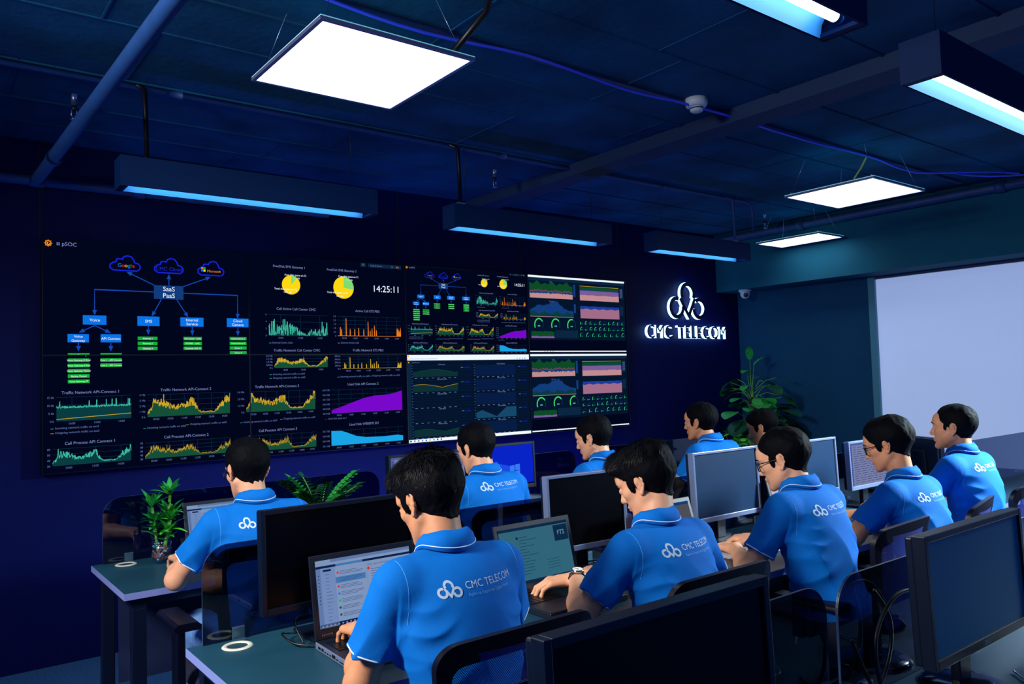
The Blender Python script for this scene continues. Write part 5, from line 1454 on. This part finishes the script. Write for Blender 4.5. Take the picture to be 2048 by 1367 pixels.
ROW = {1: 3.79, 2: 2.385, 3: .975}
words = {1: 'far row', 2: 'middle row', 3: 'nearest row'}
wp = ['leftmost', 'second from the left', 'third from the left', 'rightmost']
for r, x0s in ((1, (.645, 2.045, 3.445)), (2, (.645, 2.045, 3.445, 4.845)), (3, (.19, 1.60, 3.005))):
    for i, x0 in enumerate(x0s):
        y = ROW[r]-(.22 if (r == 2 and i == 3) else 0)
        lab = {(1, 0): 'dark desk with pale edge carrying the bamboo jar, far row', (2, 0): 'dark desk with pale edge at the lower left, under the open mail laptop', (2, 1): 'middle-row desk with a tangle of cables under the dark monitors', (2, 2): 'middle-row desk with the lit list monitor on it',
               (2, 3): 'desk at the right edge near the window sill', (3, 0): 'nearest desk, under the large black monitor', (3, 1): 'nearest desk, under the bluish monitor at the right', (3, 2): 'nearest desk beyond the right edge of the view', (1, 1): 'far-row desk with the blue desktop monitor', (1, 2): 'far-row desk in front of the corner plants'}[(r, i)]
        desk_module(lab, x0, y, .625 if r < 3 else .66)
        dl = {(1, 0): 'dark glass divider with rounded corner behind the bamboo jar', (1, 1): 'dark glass divider behind the blue desktop monitor', (1, 2): 'dark glass divider on the far-row desk nearest the corner plants', (2, 0): 'dark glass divider standing before the chair of the leftmost worker', (2, 1): 'dark glass divider behind the dark monitor in the middle of the view', (2, 2): 'dark glass divider behind the lit list monitor',
              (2, 3): 'smoky glass divider seen against the window blind', (3, 0): 'glass divider with rounded end next to the large black monitor', (3, 1): 'glass divider with looping cables behind the bluish monitor', (3, 2): 'glass divider at the lower right edge of the view'}[(r, i)]
        xd = x0+.042; w = 1.32
        if r == 3 and i == 0: w = 1.338
        if r == 3 and i == 1: xd = 1.614
        divider(dl, xd, y-.016, w)

# screens on desks
monitor('large dark monitor beside the open mail laptop', 1.045, 2.20, 0, .495, bez='k')
monitor('small square dark monitor in front of the watch wearer', 2.05, 2.21, -3, .385, 1.117, .835, bez='s', bw=.011)
monitor('silver-framed monitor in front of the near worker with glasses', 2.88, 2.20, 0, .455, 1.140, .842, bez='s', scr=SCR_SHEEN_BLUE, bw=.011)
monitor('silver-framed blank monitor partly behind the near worker with glasses', 3.55, 2.20, 0, .44, 1.136, .862, bez='s', scr=SCR_SHEEN_BLUE, bw=.011)
monitor('monitor showing a lit list, between two workers at the right', 4.13, 2.21, 0, .445, 1.098, .846, bez='s', pic=pic_list, bw=.011)
monitor('dark monitor turned sideways between the two rightmost workers', 4.78, 2.24, 62, .36, 1.07, .80, bez='k', base='rect')
monitor('monitor with bright white list in the far row', 2.21, 3.60, 0, .48, 1.106, .846, pic=pic_list)
monitor('monitor showing a blue desktop in the far row', 2.695, 3.605, 0, .48, 1.114, .851, pic=pic_desktop)
monitor('largest black monitor at the bottom centre, screen off', .90, .80, 0, .487, 1.134, .842, bez='k')
monitor('bluish monitor with slim dark frame at the lower right', 1.943, .80, 0, .503, 1.118, .842, bez='k', scr=SCR_SHEEN_TEAL, logo='DELL', base='round')

laptop('open laptop showing a mail inbox on the lower left desk', 1.085, 2.115, -1, .335, .235, 100, pic=pic_mail, logo='Lenovo')
laptop('open laptop with a teal document page in front of the watch wearer', 1.73, 2.10, 0, .335, .235, 104, pic=pic_doc, logo='DELL', silver=False)
laptop('half hidden laptop with a brownish screen behind the watch wearer', 2.36, 2.06, 0, .33, .235, 107, pic=pic_brown, silver=False)
laptop('laptop with a bright white page behind the near worker with glasses', 3.29, 2.12, 0, .34, .235, 104, pic=pic_white, silver=False)
laptop('laptop open in front of the leftmost worker', 1.14, 3.56, 0, .335, .235, 108, pic=pic_mail, silver=False)

office_chair('mesh chair with its blue net back showing at the bottom centre', 1.09, 1.61, 0)
office_chair('mesh chair just behind the large black monitor, under the watch wearer', 1.81, 1.61, 0)
office_chair('mesh chair with blue net back standing between the near glasses wearer and his right neighbour', 2.80, 1.60, 3)
office_chair('mesh chair with curved top rail, low before the rightmost worker', 3.42, 1.60, 12)
office_chair('mesh chair of the rightmost worker, mostly outside the view', 4.10, 1.64, 0)
office_chair('empty dark chair cut by the right edge of the view', 4.62, 1.72, 15)
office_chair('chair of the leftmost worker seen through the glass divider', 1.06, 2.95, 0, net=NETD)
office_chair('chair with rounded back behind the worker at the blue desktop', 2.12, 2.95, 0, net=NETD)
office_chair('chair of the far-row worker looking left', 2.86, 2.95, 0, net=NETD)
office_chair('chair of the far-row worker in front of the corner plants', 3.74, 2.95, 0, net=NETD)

keyboard('black keyboard below the large black monitor', .92, .50)
keyboard('dark keyboard at the bottom right corner of the view', 2.30, .52, 8)
mouse('glossy black mouse beside the base of the bluish monitor', 2.22, .74, -30)
keyboard('white keyboard under the hands of the near worker with glasses', 2.70, 2.00, 0, mat('kbd_white', '#dfe4f0', .5))
mouse('black mouse behind the dark square monitor', 2.50, 2.05, 0)
keyboard('keyboard under the far worker at the blue desktop', 2.16, 3.38, 0)

lucky_bamboo(); zz_plant(); big_plant(); round_plant()
t = thing('pen_cup', 'small dark cup behind the glass jar on the far left desk', 'cup', (1.02, 3.70, ZD))
b = B(); b.lathe([(.0001, 0), (.030, 0), (.038, .075), (.035, .075), (.028, .006), (.0001, .006)], (0, 0, 0), mat('cup_grey', '#3c5468', .5), 24); b.build('cup_body', t)

cable('thick black cable looping over the glass divider at the lower right', [(1.95, .90, .86), (1.86, .90, .955), (1.75, .90, .965), (1.665, .90, .90), (1.655, .89, .80), (1.66, .86, .75), (1.70, .80, .745)], .0045)
cable('black cable hanging in a loop behind the lower right divider', [(1.72, .93, .98), (1.76, .92, .92), (1.765, .92, .86), (1.73, .92, .80), (1.68, .92, .78), (1.60, .92, .90)], .0045)
cable('tangled cable on the desk left of the bluish monitor', [(1.50, .72, .745), (1.56, .80, .75), (1.62, .74, .765), (1.66, .66, .75), (1.60, .60, .745), (1.70, .58, .75), (1.80, .66, .755)], .003)
cable('second tangled cable on the near desk', [(1.46, .60, .745), (1.53, .66, .76), (1.60, .70, .745), (1.64, .78, .76), (1.72, .72, .745)], .0025, METALB)
cable('pale cable under the bluish monitor', [(1.90, .66, .745), (1.98, .62, .745), (2.06, .66, .745), (2.05, .74, .745), (2.10, .80, .745)], .0022, METALB)
cable('cable running from the mail laptop to the dark monitor', [(.93, 2.12, .748), (.88, 2.17, .752), (.87, 2.24, .765), (.92, 2.27, .75), (1.00, 2.27, .748)], .0028)
cable('looping cable behind the mail laptop', [(.90, 2.15, .75), (.90, 2.22, .80), (.96, 2.25, .80), (1.00, 2.24, .76)], .0022)
R = random.Random(77)
for k, lab in enumerate(('loose cable under the square dark monitor', 'crossing cable behind the teal document laptop', 'cable bundle beside the brownish laptop', 'curled cable under the silver-framed monitor', 'dark cable strewn on the middle-row desk')):
    x = 1.95+k*.13; pts = [(x, 2.20, .747)]
    for i in range(7): pts.append((x+R.uniform(-.12, .14), 2.05+R.uniform(-.07, .25), .746+R.uniform(0, .03)))
    cable(lab, pts, .0026)

# ------------------------------------------------------------------ people
person('person', 'leftmost worker in glasses, blue polo and jeans, left hand on the desk beside the bamboo', (1.075, 2.87, 0), 0, head=(14, 8, 0), hoff=(-.010, -.01, .008),
       le=(-.265, .24, .775), lw=(-.175, .49, .79), rw=(.12, .45, .80), lf=(.1, 1, 0), hair=dict(top=.018, side=.009, tuft=.014, back=.012), seed=3, glasses=True, jeans=True, skin=SKIN_L, h=.0042, lcurl=1.15, sink=.065, lz=-.005)
person('person', 'nearest worker in blue polo with spiky black hair, typing on the mail laptop', (1.085, 1.55, 0), 0, head=(24, 10, 0), hoff=(.0, .0, .0),
       le=(-.225, .18, .770), re=(.25, .22, .78), lw=(-.105, .395, .815), rw=(.12, .40, .80), lf=(.15, 1, -.12), hair=dict(top=.026, side=.012, tuft=.030, n=15000, front=.014, stand=.25, back=.014), seed=5, h=.0040, sink=.045, lz=-.012)
person('person', 'worker in blue polo at the white list monitor, head turned down left', (2.15, 2.86, 0), 0, head=(18, 12, 0), hair=dict(top=.018, side=.009, tuft=.016), seed=8, skin=SKIN_L, sink=.06, lz=.01)
person('person', 'far-row worker in profile looking left, only shoulders above the square monitor', (2.91, 2.86, 0), 0, head=(14, 22, 0), hair=dict(top=.018, side=.010, tuft=.014, fall=.006), seed=12, skin=SKIN_L, full=.003, sink=.06)
person('person', 'worker in blue polo wearing a wristwatch with a big wavy black hairstyle', (1.86, 1.55, 0), 0, head=(24, 18, 0), hoff=(.035, .0, .005),
       le=(-.285, .19, .780), re=(.30, .17, .78), lw=(-.09, .42, .812), rw=(.10, .44, .80), lf=(-.75, .65, -.10), rf=(-.6, .8, 0), hair=dict(top=.030, side=.013, tuft=.030, n=14000, front=.020, back=.016), seed=15, watch=True, skin=SKIN_L, h=.0040, sink=.085, lz=-.01)
person('person', 'far-row worker with short hair in front of the corner plants', (3.79, 2.86, 0), 0, head=(4, 12, 0), hair=dict(top=.016, side=.010, tuft=.012), seed=17, sink=.025)
person('person', 'worker mostly hidden, only dark hair and an ear showing before the plant', (4.47, 2.90, 0), 0, head=(18, 16, 0), hair=dict(top=.020, side=.010, tuft=.020, front=.01), seed=19, sink=.10)
person('person', 'near worker with thick black glasses and short black hair, hand on the white keyboard', (2.645, 1.55, 0), 0, head=(18, 16, 0), hoff=(-.005, -.01, -.01),
       le=(-.25, .20, .77), lw=(-.07, .39, .79), lf=(.35, 1, -.05), hair=dict(top=.014, side=.009, tuft=.018, line=-.01, n=9000, back=.014), seed=23, glasses=True, skin=SKIN_L, full=.003, sink=.06, lz=-.01)
person('person', 'second worker from the right in black glasses with thick rounded hair', (3.42, 1.55, 0), -2, head=(18, 14, 0), hoff=(-.015, -.02, .03), hair=dict(top=.024, side=.017, tuft=.018, fall=.010, back=.024, n=9000, nape=-.088), seed=27, glasses=True, sink=.10, lz=-.02)
person('person', 'rightmost worker sitting upright with short faded haircut before the window blind', (4.05, 1.61, 0), -2, lean=-.03, head=(0, 12, 0), hoff=(0, -.04, .01), hair=dict(top=.010, side=.003, tuft=.010, back=.004, n=2500, fade=.03), seed=29, full=.004, sink=.045)

# ------------------------------------------------------------------ camera
cam = bpy.data.cameras.new('camera'); co = bpy.data.objects.new('camera', cam); COL.objects.link(co); scene.camera = co
f_px = 1581.; cam.sensor_width = 36; cam.sensor_fit = 'HORIZONTAL'; cam.lens = f_px*36/2048; cam.clip_start = .02
ex = Vector((0.79097943, -0.61112471, -0.02963345)); # camera right in world
ydn = Vector((0.00638511, 0.05667534, -0.99837224)); fw = Vector((0.61180943, 0.78950269, 0.04873113))
M = Matrix((( ex.x, -ydn.x, -fw.x, 0), (ex.y, -ydn.y, -fw.y, 0), (ex.z, -ydn.z, -fw.z, 1.47), (0, 0, 0, 1)))
co.matrix_world = M

# ------------------------------------------------------------------ light
w = bpy.data.worlds.new('world'); scene.world = w; w.use_nodes = True
bg = w.node_tree.nodes['Background']; bg.inputs[0].default_value = (.01, .20, 1, 1); bg.inputs[1].default_value = WORLD
def area(name, loc, target, size, energy, col, sy=None, spread=None):
    l = bpy.data.lights.new(name, 'AREA'); l.energy = energy; l.color = col; l.size = size
    if sy: l.shape = 'RECTANGLE'; l.size_y = sy
    if spread: l.spread = math.radians(spread)
    o = bpy.data.objects.new(name, l); COL.objects.link(o); o.location = loc
    o.rotation_euler = (Vector(target)-Vector(loc)).to_track_quat('-Z', 'Y').to_euler()
    return o
area('ceiling_lamp_left', (-1.3, 1.9, 2.55), (1.6, 2.3, .9), .6, K1, (1, .94, .88), spread=120)
area('ceiling_lamp_right', (5.8, .3, 2.5), (3.9, 1.7, .95), .5, K2, (.70, .90, 1), spread=62)
area('rear_fill', (1.2, -.8, 2.6), (2.0, 2.4, 1.0), .6, K3, (.8, .9, 1))  # fill light added behind the camera, no fixture there
area('wall_glow_fill', (3.1, 4.55, .35), (3.1, 5.0, 1.0), 3.4, K4, (.03, .16, 1), sy=.1)  # added blue light for the glow on the front wall, no lamp there
vs_ = scene.view_settings; vs_.view_transform = 'Standard'; vs_.look = 'None'; vs_.exposure = 0; vs_.gamma = 1
